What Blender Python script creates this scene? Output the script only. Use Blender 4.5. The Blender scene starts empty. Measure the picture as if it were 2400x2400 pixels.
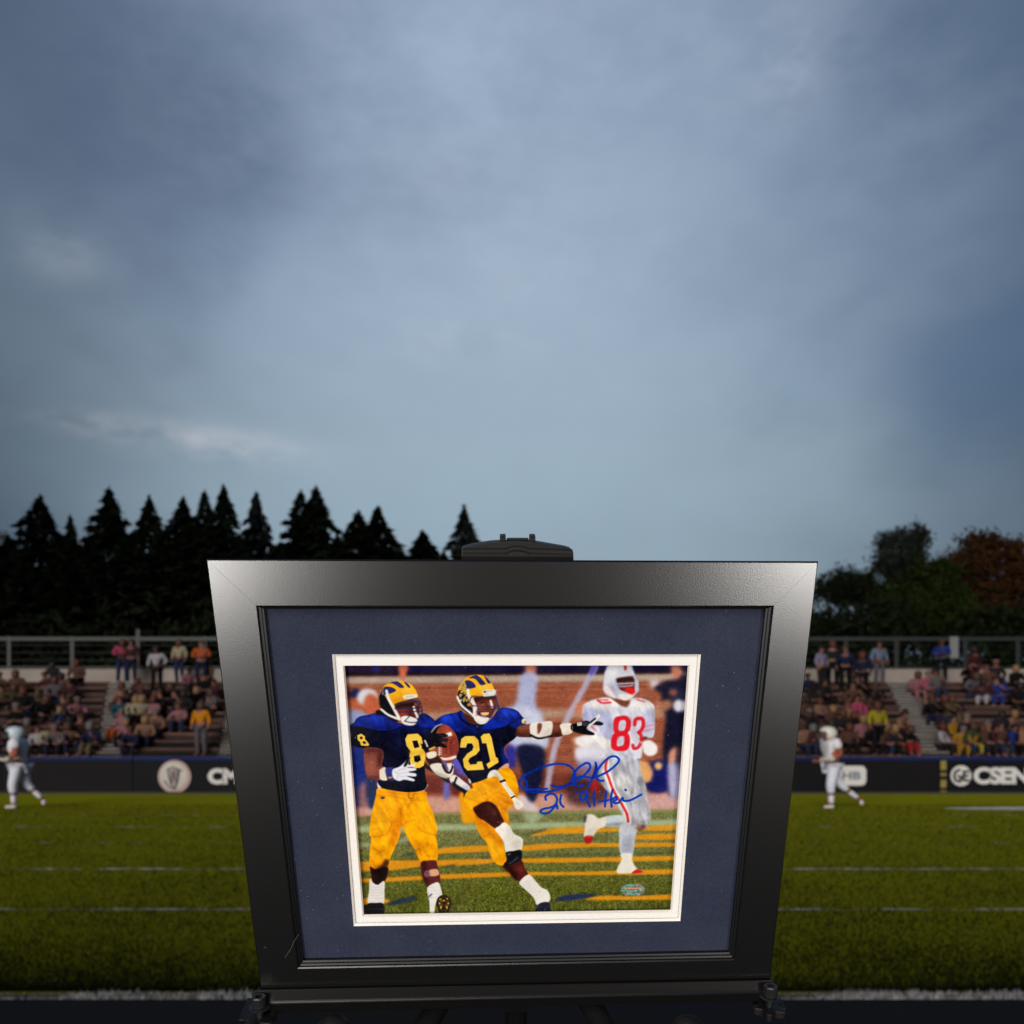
import bpy, bmesh, math, random
import numpy as np
from mathutils import Vector, Matrix
random.seed(11)
scn = bpy.context.scene
COL = scn.collection
R = math.radians
# ---------------------------------------------------------------- camera: level, lens shifted up so the horizon sits low
H = 1.37
cam = bpy.data.objects.new('camera', bpy.data.cameras.new('camera')); COL.objects.link(cam)
cam.location = (0, 0, H); cam.rotation_euler = (R(90), 0, 0)
cam.data.sensor_width = 36; cam.data.lens = 30
cam.data.shift_y = (1755-1200)/2400
cam.data.clip_start = .02; cam.data.clip_end = 3000
cam.data.dof.use_dof = True; cam.data.dof.focus_distance = .605; cam.data.dof.aperture_fstop = 10.0
scn.camera = cam
def ray(u, v): return Vector(((u-1200)/2000, 1, (1755-v)/2000))          # direction seen at a point of the 2400 px photograph
def at(u, v, d):                                                        # the point of the place seen there, d metres ahead
    r = ray(u, v); return Vector((r.x*d, d, H+r.z*d))
# ---------------------------------------------------------------- sky
SUN_EL, SUN_AZ = 20, 200
world = bpy.data.worlds.new('World'); scn.world = world; world.use_nodes = True
nt = world.node_tree; N = nt.nodes; K = nt.links; N.clear()
def nd(t, **k):
    n = N.new(t)
    for a, b in k.items(): setattr(n, a, b)
    return n
def mth(op, a, b=None, c=None, clamp=False):
    n = nd('ShaderNodeMath', operation=op, use_clamp=clamp)
    for i, v in enumerate((a, b, c)):
        if v is None: continue
        if isinstance(v, (int, float)): n.inputs[i].default_value = v
        else: K.new(v, n.inputs[i])
    return n.outputs[0]
tc = nd('ShaderNodeTexCoord'); nrm = nd('ShaderNodeVectorMath', operation='NORMALIZE'); K.new(tc.outputs['Generated'], nrm.inputs[0])
dirv = nrm.outputs[0]
sep = nd('ShaderNodeSeparateXYZ'); K.new(dirv, sep.inputs[0])
def noise(scale, det, sx, sy, sz, off=(0, 0, 0), rough=.5):
    mp = nd('ShaderNodeMapping'); mp.inputs['Scale'].default_value = (sx, sy, sz); mp.inputs['Location'].default_value = off; K.new(dirv, mp.inputs[0])
    n = nd('ShaderNodeTexNoise'); n.inputs['Scale'].default_value = scale; n.inputs['Detail'].default_value = det; n.inputs['Roughness'].default_value = rough; K.new(mp.outputs[0], n.inputs['Vector'])
    return n.outputs['Fac']
def cloud(u, v, deg, warp=None, sq=1.0):                                # a soft bank of cloud round one direction of the sky
    d0 = ray(u, v).normalized()
    df = nd('ShaderNodeVectorMath', operation='SUBTRACT'); K.new(dirv, df.inputs[0]); df.inputs[1].default_value = d0
    sc = nd('ShaderNodeVectorMath', operation='MULTIPLY'); K.new(df.outputs[0], sc.inputs[0]); sc.inputs[1].default_value = (1, 1, sq)
    ln = nd('ShaderNodeVectorMath', operation='LENGTH'); K.new(sc.outputs[0], ln.inputs[0])
    x = mth('DIVIDE', ln.outputs['Value'], R(deg))
    if warp is not None: x = mth('ADD', x, mth('MULTIPLY', mth('SUBTRACT', warp, .5), 1.4))
    x = mth('MAXIMUM', x, 0)
    return mth('POWER', 2.718, mth('MULTIPLY', mth('MULTIPLY', x, x), -1))
big = noise(2.2, 4, 1, 1, 2.0, (3.1, 0, 1.2)); med = noise(5.0, 3, 1, 1, 1.5, (0, 2.3, 0), .55); fin = noise(13, 3.5, 1, 1, 2.0, (5, 1, 0), .6)
# the bright break in the overcast lies ahead; everywhere else the cloud is thicker, darker and bluer
def lin(c): return tuple(((v/255+.055)/1.055)**2.4 if v/255 > .04045 else v/255/12.92 for v in c)
def vop(op, a, b):
    n = nd('ShaderNodeVectorMath', operation=op)
    for i, v in enumerate((a, b)):
        if isinstance(v, tuple): n.inputs[i].default_value = v
        elif op == 'SCALE' and i == 1: K.new(v, n.inputs['Scale'])
        else: K.new(v, n.inputs[i])
    return n.outputs[0]
d0 = ray(1200, 760).normalized()
df = vop('SUBTRACT', dirv, tuple(d0)); ln = nd('ShaderNodeVectorMath', operation='LENGTH'); K.new(vop('MULTIPLY', df, (1, 1, .98)), ln.inputs[0])
x = mth('ADD', mth('DIVIDE', ln.outputs['Value'], R(28.5)), mth('MULTIPLY', mth('SUBTRACT', big, .5), .55))
x = mth('MULTIPLY', mth('MAXIMUM', x, 0), mth('MAXIMUM', x, 0))
openg = mth('POWER', 2.718, mth('MULTIPLY', mth('MULTIPLY', x, mth('POWER', x, .7)), -1))
ramp = nd('ShaderNodeValToRGB'); K.new(mth('MULTIPLY', sep.outputs['Z'], 1.35), ramp.inputs[0]); cr = ramp.color_ramp
SKYC = [(0, (151, 173, 184)), (.15, (154, 176, 188)), (.4, (157, 178, 193)), (.65, (158, 177, 198)), (1, (154, 173, 197))]
while len(cr.elements) < len(SKYC): cr.elements.new(.5)
for e, (p, c) in zip(cr.elements, SKYC): e.position = p; e.color = (*lin(c), 1)
mxc = nd('ShaderNodeMix', data_type='RGBA'); K.new(openg, mxc.inputs[0]); mxc.inputs[6].default_value = (*lin((34, 51, 74)), 1); K.new(ramp.outputs[0], mxc.inputs[7])
acc = mxc.outputs[2]
for u, v, deg, amt, col, sq in ((330, 230, 10, .60, (66, 90, 130), 1.2), (60, 160, 10, .45, (72, 88, 102), 1.2), (2330, 170, 12, .6, (68, 92, 126), 1.1), (2370, 860, 7.5, .55, (70, 98, 130), 1.7), (980, 420, 8, .24, (112, 130, 152), 2.4), (620, 330, 8, .05, (112, 130, 152), 2),
                                (1650, 660, 8, .16, (118, 138, 160), 3.2), (60, 820, 7, .35, (90, 108, 122), 1.6), (2050, 880, 7, .18, (110, 130, 160), 3), (1350, 40, 8, .10, (110, 130, 165), 2)):
    f = mth('MULTIPLY', cloud(u, v, deg, med, sq), amt); m_ = nd('ShaderNodeMix', data_type='RGBA'); K.new(f, m_.inputs[0]); K.new(acc, m_.inputs[6]); m_.inputs[7].default_value = (*lin(col), 1); acc = m_.outputs[2]
acc = vop('SCALE', acc, mth('MULTIPLY', mth('ADD', .915, mth('MULTIPLY', med, .17)), mth('ADD', .98, mth('MULTIPLY', fin, .04))))
for u, v, deg, col, amp, sq in ((480, 1040, 4.6, (.19, .135, .115), 1.2, 5), (240, 995, 3.2, (.16, .13, .12), 1.0, 4.5), (145, 590, 1.9, (.09, .09, .085), 1.0, 1.5), (1850, 140, 2.2, (.10, .11, .11), 1.0, 1.0), (1820, 60, 6, (.05, .05, .05), .8, 1.6), (2230, 270, 5, (.05, .06, .05), .8, 2), (1340, 630, 6, (.06, .05, .03), .8, 2.2), (980, 130, 13, (.065, .07, .08), 1.0, 1.4), (1040, 800, 5, (.05, .045, .035), .8, 4)):
    b = mth('MULTIPLY', mth('MULTIPLY', cloud(u, v, deg, med, sq), mth('MULTIPLY', mth('SUBTRACT', fin, .30), 2.6, clamp=True)), amp)
    acc = vop('ADD', acc, vop('SCALE', tuple(col), b))
sky = nd('ShaderNodeTexSky', sky_type='NISHITA'); sky.sun_disc = False; sky.sun_elevation = R(SUN_EL); sky.sun_rotation = R(SUN_AZ)
bg1 = nd('ShaderNodeBackground'); bg1.inputs['Strength'].default_value = .05; K.new(sky.outputs[0], bg1.inputs[0])
bg2 = nd('ShaderNodeBackground'); bg2.inputs['Strength'].default_value = 1.0; K.new(acc, bg2.inputs[0])
mx = nd('ShaderNodeMixShader'); mx.inputs[0].default_value = .96; K.new(bg1.outputs[0], mx.inputs[1]); K.new(bg2.outputs[0], mx.inputs[2])
wo = nd('ShaderNodeOutputWorld'); K.new(mx.outputs[0], wo.inputs[0])
# ---------------------------------------------------------------- sun behind the cloud, and the photographer's two lamps whose glints stand on the frame
sun = bpy.data.objects.new('sun', bpy.data.lights.new('sun', 'SUN')); COL.objects.link(sun)
sun.data.energy = 2.3; sun.data.angle = R(40); sun.data.color = (1, .95, .88)
az = R(SUN_AZ); sd = Vector((math.sin(az)*math.cos(R(SUN_EL)), math.cos(az)*math.cos(R(SUN_EL)), math.sin(R(SUN_EL))))
sun.rotation_euler = sd.to_track_quat('Z', 'Y').to_euler()
for sx, lx, pw in ((-1, -.62, 27), (1, .74, 27)):
    l = bpy.data.objects.new('studio_lamp', bpy.data.lights.new('studio_lamp', 'SPOT')); COL.objects.link(l)
    l.location = (lx, -.55, .98); l.data.energy = pw; l.data.spot_size = R(42); l.data.spot_blend = .7; l.data.shadow_soft_size = .09; l.data.color = (1, .965, .925)
    l.rotation_euler = (Vector(l.location)-Vector((sx*.03, .60, 1.36))).to_track_quat('Z', 'Y').to_euler()
vs = scn.view_settings; vs.view_transform = 'Standard'; vs.look = 'None'; vs.exposure = 0; vs.gamma = 1; vs.use_curve_mapping = False
scn.render.engine = 'CYCLES'; scn.cycles.max_bounces = 6; scn.cycles.use_denoising = True

# ---------------------------------------------------------------- helpers
def mat(name, col, rough=.6, spec=.3, metal=0, vary=0, vscale=20, bump=0, bscale=200, sheen=None, srgb=True, coat=0):
    m = bpy.data.materials.new(name); m.use_nodes = True; t = m.node_tree; b = t.nodes['Principled BSDF']
    c = lin(col) if srgb else col
    b.inputs['Base Color'].default_value = (*c, 1); b.inputs['Roughness'].default_value = rough; b.inputs['Specular IOR Level'].default_value = spec; b.inputs['Metallic'].default_value = metal
    if coat: b.inputs['Coat Weight'].default_value = coat; b.inputs['Coat Roughness'].default_value = .15
    tcn = t.nodes.new('ShaderNodeTexCoord')
    if vary:
        n = t.nodes.new('ShaderNodeTexNoise'); n.inputs['Scale'].default_value = vscale; n.inputs['Detail'].default_value = 4; t.links.new(tcn.outputs['Object'], n.inputs['Vector'])
        r = t.nodes.new('ShaderNodeMapRange'); r.inputs['From Min'].default_value = .3; r.inputs['From Max'].default_value = .7; r.inputs['To Min'].default_value = 1-vary; r.inputs['To Max'].default_value = 1+vary; t.links.new(n.outputs['Fac'], r.inputs[0])
        s = t.nodes.new('ShaderNodeVectorMath'); s.operation = 'SCALE'; s.inputs[0].default_value = c; t.links.new(r.outputs[0], s.inputs['Scale']); t.links.new(s.outputs[0], b.inputs['Base Color'])
    if bump:
        n = t.nodes.new('ShaderNodeTexNoise'); n.inputs['Scale'].default_value = bscale; n.inputs['Detail'].default_value = 3; t.links.new(tcn.outputs['Object'], n.inputs['Vector'])
        bp = t.nodes.new('ShaderNodeBump'); bp.inputs['Strength'].default_value = bump; bp.inputs['Distance'].default_value = .00008; t.links.new(n.outputs['Fac'], bp.inputs['Height']); t.links.new(bp.outputs[0], b.inputs['Normal'])
    if sheen: b.inputs['Sheen Weight'].default_value = sheen[0]; b.inputs['Sheen Roughness'].default_value = sheen[1]; b.inputs['Sheen Tint'].default_value = (*sheen[2], 1)
    return m
def tag(o, label=None, cat=None, group=None, kind=None):
    for k, v in (('label', label), ('category', cat), ('group', group), ('kind', kind)):
        if v: o[k] = v
    return o
def empty(name, loc=(0, 0, 0), rz=0, **k):
    o = bpy.data.objects.new(name, None); COL.objects.link(o); o.location = loc; o.rotation_euler = (0, 0, rz); o.empty_display_size = .1
    return tag(o, **k)
def link(name, me, m=None, parent=None, loc=None, **k):
    o = bpy.data.objects.new(name, me); COL.objects.link(o)
    if m is not None:
        if len(me.materials) == 0: me.materials.append(None)
        o.material_slots[0].link = 'OBJECT'; o.material_slots[0].material = m
    if parent is not None: o.parent = parent
    if loc is not None: o.location = loc
    return tag(o, **k)
def mesh(name, vs_, fs, smooth=False):
    me = bpy.data.meshes.new(name); me.from_pydata([tuple(v) for v in vs_], [], fs); me.update()
    if smooth: me.polygons.foreach_set('use_smooth', [True]*len(me.polygons))
    return me
class MB:
    def __init__(s): s.v = []; s.f = []
    def box(s, x0, x1, y0, y1, z0, z1, M=None):
        n = len(s.v); p = [Vector((x, y, z)) for z in (z0, z1) for y in (y0, y1) for x in (x0, x1)]
        if M is not None: p = [M @ q for q in p]
        s.v += p; s.f += [tuple(n+i for i in q) for q in ((0, 2, 3, 1), (4, 5, 7, 6), (0, 1, 5, 4), (2, 6, 7, 3), (0, 4, 6, 2), (1, 3, 7, 5))]; return s
    def tube(s, a, b, r0, r1=None, n=12, cap=True):
        a, b = Vector(a), Vector(b); r1 = r0 if r1 is None else r1; q = (b-a).to_track_quat('Z', 'Y'); k = len(s.v)
        for p, r in ((a, r0), (b, r1)):
            s.v += [p+q @ Vector((r*math.cos(i*2*math.pi/n), r*math.sin(i*2*math.pi/n), 0)) for i in range(n)]
        s.f += [(k+i, k+(i+1) % n, k+n+(i+1) % n, k+n+i) for i in range(n)]
        if cap: s.f += [tuple(k+n-1-i for i in range(n)), tuple(k+n+i for i in range(n))]
        return s
    def prism(s, pts, z0, z1, M=None):                                  # outline in x-y pushed along z
        n = len(s.v); m = len(pts)
        p = [Vector((x, y, z)) for z in (z0, z1) for x, y in pts]
        if M is not None: p = [M @ q for q in p]
        s.v += p; s.f += [tuple(n+m-1-i for i in range(m)), tuple(n+m+i for i in range(m))]+[(n+i, n+(i+1) % m, n+m+(i+1) % m, n+m+i) for i in range(m)]; return s
    def lathe(s, c, axis, prof, n=20):
        q = Vector(axis).to_track_quat('Z', 'Y'); c = Vector(c); k = len(s.v); m = len(prof)
        for r, h in prof: s.v += [c+q @ Vector((r*math.cos(i*2*math.pi/n), r*math.sin(i*2*math.pi/n), h)) for i in range(n)]
        for j in range(m-1): s.f += [(k+j*n+i, k+j*n+(i+1) % n, k+(j+1)*n+(i+1) % n, k+(j+1)*n+i) for i in range(n)]
        s.f += [tuple(k+n-1-i for i in range(n)), tuple(k+(m-1)*n+i for i in range(n))]; return s
    def me(s, name, bevel=0, smooth=False, seg=2):
        me = mesh(name, s.v, s.f, smooth)
        if bevel:
            b = bmesh.new(); b.from_mesh(me); bmesh.ops.recalc_face_normals(b, faces=b.faces)
            bmesh.ops.bevel(b, geom=[e for e in b.edges if e.is_manifold and e.calc_face_angle(0) > .5], offset=bevel, segments=seg, affect='EDGES', profile=.6); b.to_mesh(me); b.free()
        return me
def skin(name, joints, edges, sub=1):
    """joints: [(x,y,z,rx[,ry])]; one continuous skinned surface, first joint is the root"""
    me = bpy.data.meshes.new(name); me.from_pydata([j[:3] for j in joints], edges, []); o = bpy.data.objects.new(name, me); COL.objects.link(o)
    md = o.modifiers.new('s', 'SKIN'); md.use_smooth_shade = True
    for i, j in enumerate(joints):
        sv = me.skin_vertices[0].data[i]; sv.radius = (j[3], j[4] if len(j) > 4 else j[3]); sv.use_root = i == 0
    if sub: m2 = o.modifiers.new('u', 'SUBSURF'); m2.levels = sub; m2.render_levels = sub
    dg = bpy.context.evaluated_depsgraph_get(); r = bpy.data.meshes.new_from_object(o.evaluated_get(dg)); r.name = name
    bpy.data.objects.remove(o); bpy.data.meshes.remove(me); r.materials.clear()
    return r
# ---------------------------------------------------------------- the printed photograph: a flat print, drawn stroke by stroke
PW, PH = 1960, 1600           # supersampled working size, halved at the end

def _hom(src, dst):
    A = []
    for (x, y), (u, v) in zip(src, dst):
        A.append([x, y, 1, 0, 0, 0, -u*x, -u*y, -u]); A.append([0, 0, 0, x, y, 1, -v*x, -v*y, -v])
    return np.linalg.svd(np.array(A))[2][-1].reshape(3, 3)
PHM = _hom([(804.5, 1560.5), (1616, 1560), (1574.3, 2137.6), (850.5, 2148.8)], [(0, 0), (PW, 0), (PW, PH), (0, PH)])
ORG = {1: (780, 1520), 2: (1200, 1520), 3: (800, 1800), 4: (1200, 1800)}
canvas = np.zeros((PH, PW, 3))
prng = np.random.RandomState(5)
def pmap(z, pts):
    p = np.array(pts, float); o = ORG[z]
    p = np.c_[p[:, 0]/4.2+o[0], p[:, 1]/4.2+o[1], np.ones(len(p))] @ PHM.T
    return p[:, :2]/p[:, 2:]
def crom(p, closed=True, n=6):
    out = []; N = len(p)
    rng = range(N) if closed else range(N-1)
    for i in rng:
        if closed: a, b, c, d = p[i-1], p[i], p[(i+1) % N], p[(i+2) % N]
        else: a, b, c, d = p[max(i-1, 0)], p[i], p[i+1], p[min(i+2, N-1)]
        for k in range(n):
            t = k/n
            out.append(.5*((2*b)+(-a+c)*t+(2*a-5*b+4*c-d)*t*t+(-a+3*b-3*c+d)*t**3))
    if not closed: out.append(p[-1])
    return np.array(out)
def box(m, r, ax):
    r = int(r)
    if r < 1: return m
    pad = [(0, 0), (0, 0)]; pad[ax] = (r+1, r)
    c = np.cumsum(np.pad(m, pad, mode='edge'), axis=ax)
    n = m.shape[ax]; k = 2*r+1
    return (np.take(c, range(k, k+n), ax)-np.take(c, range(0, n), ax))/k
def gblur(m, s):
    r = max(1, round(s*.95)) if s > .6 else 0
    for _ in range(3): m = box(box(m, r, 0), r, 1)
    return m
def fillmask(polys, pad):
    allp = np.concatenate(polys)
    x0 = int(max(0, allp[:, 0].min()-pad)); x1 = int(min(PW, allp[:, 0].max()+pad+2))
    y0 = int(max(0, allp[:, 1].min()-pad)); y1 = int(min(PH, allp[:, 1].max()+pad+2))
    if x1 <= x0 or y1 <= y0: return None
    d = np.zeros((y1-y0, x1-x0+1))
    for p in polys:
        q = np.roll(p, -1, 0)
        for (ax, ay), (bx, by) in zip(p, q):
            if ay == by: continue
            s = 1
            if ay > by: ax, ay, bx, by, s = bx, by, ax, ay, -1
            r0 = max(int(math.ceil(ay-.5)), y0); r1 = min(int(math.ceil(by-.5)), y1)
            if r1 <= r0: continue
            ys = np.arange(r0, r1); xs = ax+(ys+.5-ay)*(bx-ax)/(by-ay)-x0
            xi = np.clip(np.floor(xs+.5).astype(int), 0, x1-x0)
            np.add.at(d, (ys-y0, xi), s)
    m = np.cumsum(d, axis=1)[:, :-1]
    m = (np.round(m).astype(int) % 2 != 0) if len(polys) > 1 else (np.round(m) != 0)
    return x0, y0, m.astype(float)
def lay(res, col, blur, alpha, clip=None, tex=0):
    if res is None: return None
    x0, y0, m = res; h, w = m.shape
    if blur: m = gblur(m, blur)
    m = m*alpha
    if clip is not None:
        m = m*clip[y0:y0+h, x0:x0+w]
    c = np.array(col, float)/255
    reg = canvas[y0:y0+h, x0:x0+w]
    if tex:
        t = gblur(prng.rand(h, w), 3)-.5; c = np.clip(c[None, None]*(1+t[..., None]*tex), 0, 1)
    reg += (c-reg)*m[..., None]
def S(z, col, pts, blur=1.2, a=1, sm=True, holes=(), clip=None, tex=0):
    """filled shape; blur in working pixels"""
    ps = [pmap(z, pts)]+[pmap(z, h) for h in holes]
    if sm: ps = [crom(p) for p in ps]
    lay(fillmask(ps, blur*3+2), col, blur, a, clip, tex)
def MASK(z, pts, sm=True):
    full = np.zeros((PH, PW)); p = pmap(z, pts); p = crom(p) if sm else p
    x0, y0, m = fillmask([p], 2); full[y0:y0+m.shape[0], x0:x0+m.shape[1]] = m
    return full
def L(z, col, pts, w=20, blur=1.2, a=1, sm=True, clip=None, w2=None):
    """stroke of width w (zoom units), optional taper to w2"""
    p = pmap(z, pts)
    if sm and len(p) > 2: p = crom(p, False, 8)
    sc = PW/812/4.2; n = len(p)
    ww = np.linspace(w, w if w2 is None else w2, n)*sc/2
    t = np.gradient(p, axis=0); t /= np.linalg.norm(t, axis=1)[:, None]+1e-9
    nn = np.c_[-t[:, 1], t[:, 0]]
    full = None
    pad = int(blur*3+max(w, w2 or 0)*sc+4)
    x0 = int(max(0, p[:, 0].min()-pad)); x1 = int(min(PW, p[:, 0].max()+pad)); y0 = int(max(0, p[:, 1].min()-pad)); y1 = int(min(PH, p[:, 1].max()+pad))
    if x1 <= x0 or y1 <= y0: return
    acc = np.zeros((y1-y0, x1-x0))
    def add(poly):
        r = fillmask([np.array(poly)], 1)
        if r is None: return
        a0, b0, m = r; ax, ay = max(a0, x0), max(b0, y0); bx, by = min(a0+m.shape[1], x1), min(b0+m.shape[0], y1)
        if bx > ax and by > ay:
            v = acc[ay-y0:by-y0, ax-x0:bx-x0]; np.maximum(v, m[ay-b0:by-b0, ax-a0:bx-a0], out=v)
    for i in range(n-1):
        add([p[i]+nn[i]*ww[i], p[i+1]+nn[i+1]*ww[i+1], p[i+1]-nn[i+1]*ww[i+1], p[i]-nn[i]*ww[i]])
    for i in range(0, n, 2 if n > 6 else 1):
        add([p[i]+ww[i]*np.array([math.cos(k*.785), math.sin(k*.785)]) for k in range(8)])
    lay((x0, y0, acc), col, blur, a, clip)
def E_(z, col, cx, cy, rx, ry, rot=0, **k):
    c, s = math.cos(rot), math.sin(rot)
    S(z, col, [(cx+rx*math.cos(t)*c-ry*math.sin(t)*s, cy+rx*math.cos(t)*s+ry*math.sin(t)*c) for t in [i*math.pi/6 for i in range(12)]], **k)

def paint_print():
    global canvas
    # ---- stadium behind, out of focus
    S(1, (150,92,70), [(0,100),(4000,100),(4000,2800),(0,2800)], sm=False)
    for k in range(46):
        y = 360+k*23; c = prng.uniform(-18, 22)
        L(1, (150+c,96+c*.9,72+c*.8), [(90,y+10),(3700,y-8)], 12, 3, .6, sm=False)
    S(1, (34,28,82), [(60,100),(3700,100),(3700,262),(60,285)], 5, sm=False)
    S(1, (62,38,62), [(60,100),(660,100),(650,250),(60,262)], 16, .8)
    S(1, (38,24,34), [(60,250),(3700,226),(3700,275),(60,300)], 6, .9, sm=False)
    S(1, (45,60,170), [(380,180),(450,180),(440,250),(390,250)], 10, .6)
    S(1, (172,158,146), [(60,305),(3700,268),(3700,335),(60,372)], 8, 1, sm=False)
    S(1, (178,155,138), [(60,680),(3700,590),(3700,690),(60,740)], 14, .85, sm=False)
    S(1, (112,58,50), [(60,1290),(3700,1240),(3700,1470),(60,1500)], 20, .85, sm=False)
    S(1, (196,152,138), [(60,1500),(3700,1430),(3700,1650),(60,1690)], 16, 1, sm=False)
    # grass
    S(1, (122,134,84), [(60,1672),(3700,1605),(3700,2900),(60,2900)], 12, 1, sm=False)
    S(3, (104,116,52), [(60,900),(3700,870),(3700,1600),(60,1600)], 60, .8, sm=False)
    S(3, (92,104,34), [(60,1180),(3700,1150),(3700,1600),(60,1600)], 50, .8, sm=False)
    for k in range(1500):   # blades and clumps, finer and sharper near the bottom
        u = prng.rand()**.7; y = 520+u*940; x = prng.uniform(120, 3500)
        c = prng.uniform(-26, 30)*(.4+.6*u)
        L(3, (108+c,118+c,50+c*.6), [(x, y), (x+prng.uniform(-30, 30)*(1.4-u), y-prng.uniform(6, 26)*u)], 8+10*(1-u), 5-4*u, .35+.2*u, sm=False)
    for k in range(26):
        x = prng.uniform(150, 3400); y = prng.uniform(680, 1420)
        S(3, (70,84,34), [(x,y),(x+140,y-12),(x+260,y+4),(x+120,y+16)], 10, .3)
    S(3, (172,186,160), [(100,610),(1400,585),(3500,540),(3500,600),(1400,640),(100,668)], 12, .8, sm=False)
    S(3, (160,172,150), [(180,775),(420,765),(700,700),(720,740),(420,805),(180,815)], 10, .6)
    org = (222,148,32)
    for z, pts in ((3, [(940,836),(1120,812),(1480,800),(1500,850),(1100,872),(940,880)]), (3, [(190,965),(480,948),(940,945),(1460,930),(1460,975),(1040,1000),(760,1010),(480,1045),(190,1045)]),
                   (3, [(190,1130),(780,1100),(1000,1085),(1740,1062),(1740,1098),(1000,1130),(780,1140),(190,1168)]), (3, [(190,1325),(440,1330),(430,1370),(190,1385)]),
                   (4, [(190,700),(350,640),(620,612),(1000,625),(1600,596),(1600,645),(1100,655),(700,676),(400,684),(230,704)]), (4, [(1230,695),(1600,682),(1600,735),(1230,738)]),
                   (4, [(100,805),(350,780),(700,772),(1100,775),(1600,770),(1600,808),(1000,812),(600,820),(350,835),(100,852)]),
                   (4, [(90,930),(700,920),(1590,903),(1590,944),(800,962),(300,968),(90,962)]), (4, [(90,1062),(500,1060),(1050,1048),(1600,1035),(1600,1078),(1050,1090),(500,1094),(90,1092)]),
                   (4, [(735,1335),(930,1290),(1200,1298),(1590,1280),(1590,1330),(1200,1338)])):
        S(z, org, pts, 5, .9, tex=.7)
    S(3, (44,58,84), [(430,1385),(560,1325),(740,1300),(700,1350),(540,1385)], 5, .85)
    S(4, (40,54,100), [(425,1345),(520,1295),(700,1276),(860,1285),(720,1320),(560,1345)], 5, .9)
    for q in ([(980,1010),(1120,985),(1100,1010)], [(1300,920),(1460,905),(1440,925)], [(560,900),(700,870),(690,895)]): S(3, (60,74,80), q, 6, .7)
    for q in ([(100,690),(320,640),(330,655),(120,700)], [(120,900),(1500,870),(1590,880),(300,905)], [(900,1285),(1560,1268),(1560,1282),(900,1296)]): S(4, (66,84,70), q, 6, .6)
    # onlookers, left
    E_(1, (44,46,84), 215, 470, 62, 55, blur=8); S(1, (182,104,74), [(165,540),(230,510),(300,560),(290,650),(200,665)], 8)
    E_(1, (206,206,216), 330, 505, 104, 88, blur=8); S(1, (190,104,74), [(290,560),(330,480),(400,480),(455,560),(470,660),(380,690),(300,640)], 9)
    S(1, (150,160,196), [(150,650),(260,640),(340,700),(260,780),(160,900)], 10); S(1, (205,120,92), [(612,165),(745,165),(720,260),(690,340),(650,300),(640,220)], 8)
    S(1, (40,56,128), [(180,1010),(300,990),(330,1260),(300,1560),(200,1560)], 14); S(1, (150,110,110), [(250,1400),(320,1360),(310,1640),(260,1660)], 12)
    S(1, (46,62,100), [(330,1320),(430,1340),(400,1600),(340,1600)], 12); S(1, (210,165,150), [(200,1600),(400,1620),(400,1670),(200,1680)], 10, .7)
    # chair and sideline things, middle
    S(1, (98,98,190), [(1080,1100),(1240,1100),(1310,1230),(1320,1290),(1180,1270),(1120,1220)], 9); S(1, (112,112,180), [(1090,1330),(1150,1330),(1140,1500),(1090,1500)], 9)
    S(1, (98,42,40), [(1150,1180),(1260,1280),(1350,1400),(1340,1480),(1200,1470)], 14, .8)
    S(1, (236,160,24), [(1250,1450),(1400,1450),(1430,1600),(1400,1735),(1280,1745),(1258,1600)], 7)
    # onlookers, right half
    S(2, (196,126,106), [(135,180),(240,180),(225,290),(150,290)], 9)
    S(2, (168,174,206), [(95,285),(250,285),(235,560),(300,690),(345,1000),(0,1010),(-60,640),(40,560)], 10); S(2, (200,206,226), [(20,640),(160,600),(300,700),(345,990),(60,1000)], 14, .8)
    S(2, (30,34,66), [(45,1000),(300,1000),(320,1220),(230,1530),(150,1530),(120,1300)], 10); S(2, (60,60,150), [(-60,1000),(40,1010),(30,1200),(-40,1180)], 12)
    S(2, (214,206,212), [(60,1480),(130,1490),(240,1590),(240,1650),(80,1600)], 12, .8); S(2, (170,180,160), [(110,1660),(320,1670),(200,1750)], 12, .7)
    L(2, (176,170,192), [(850,170),(560,700),(430,1000),(350,1420)], 62, 6, .9); L(2, (90,84,180), [(850,170),(790,260)], 58, 6, .8)
    S(2, (206,134,104), [(630,620),(700,540),(740,600),(700,700)], 12)
    S(2, (190,130,110), [(1590,190),(1690,220),(1700,330),(1640,350),(1590,290)], 10); S(2, (200,186,190), [(1370,330),(1460,330),(1470,400),(1390,410)], 12)
    S(2, (34,30,60), [(1540,170),(1740,160),(1740,300),(1690,210),(1590,190)], 8); S(2, (30,30,56), [(1410,420),(1520,350),(1640,330),(1745,320),(1735,1100),(1640,1480),(1560,1480),(1500,1060),(1530,700),(1470,620),(1490,470)], 11)
    S(2, (54,56,92), [(1580,420),(1700,450),(1690,520),(1590,500)], 14, .7); S(2, (176,110,82), [(1570,430),(1640,430),(1630,490),(1570,480)], 10, .8)
    E_(2, (214,214,226), 1655, 588, 52, 62, blur=8); S(2, (186,134,106), [(1430,560),(1580,530),(1590,600),(1440,680)], 14, .9)
    S(2, (206,148,126), [(1560,1060),(1610,1000),(1640,1010),(1620,1150),(1560,1200)], 9); S(2, (26,34,106), [(1360,1170),(1520,1130),(1560,1300),(1540,1430),(1400,1450),(1330,1380)], 10)
    S(2, (224,168,112), [(1240,1150),(1330,1140),(1400,1240),(1370,1340),(1280,1330)], 9); E_(2, (220,180,120), 1455, 1185, 40, 40, blur=8)
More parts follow.
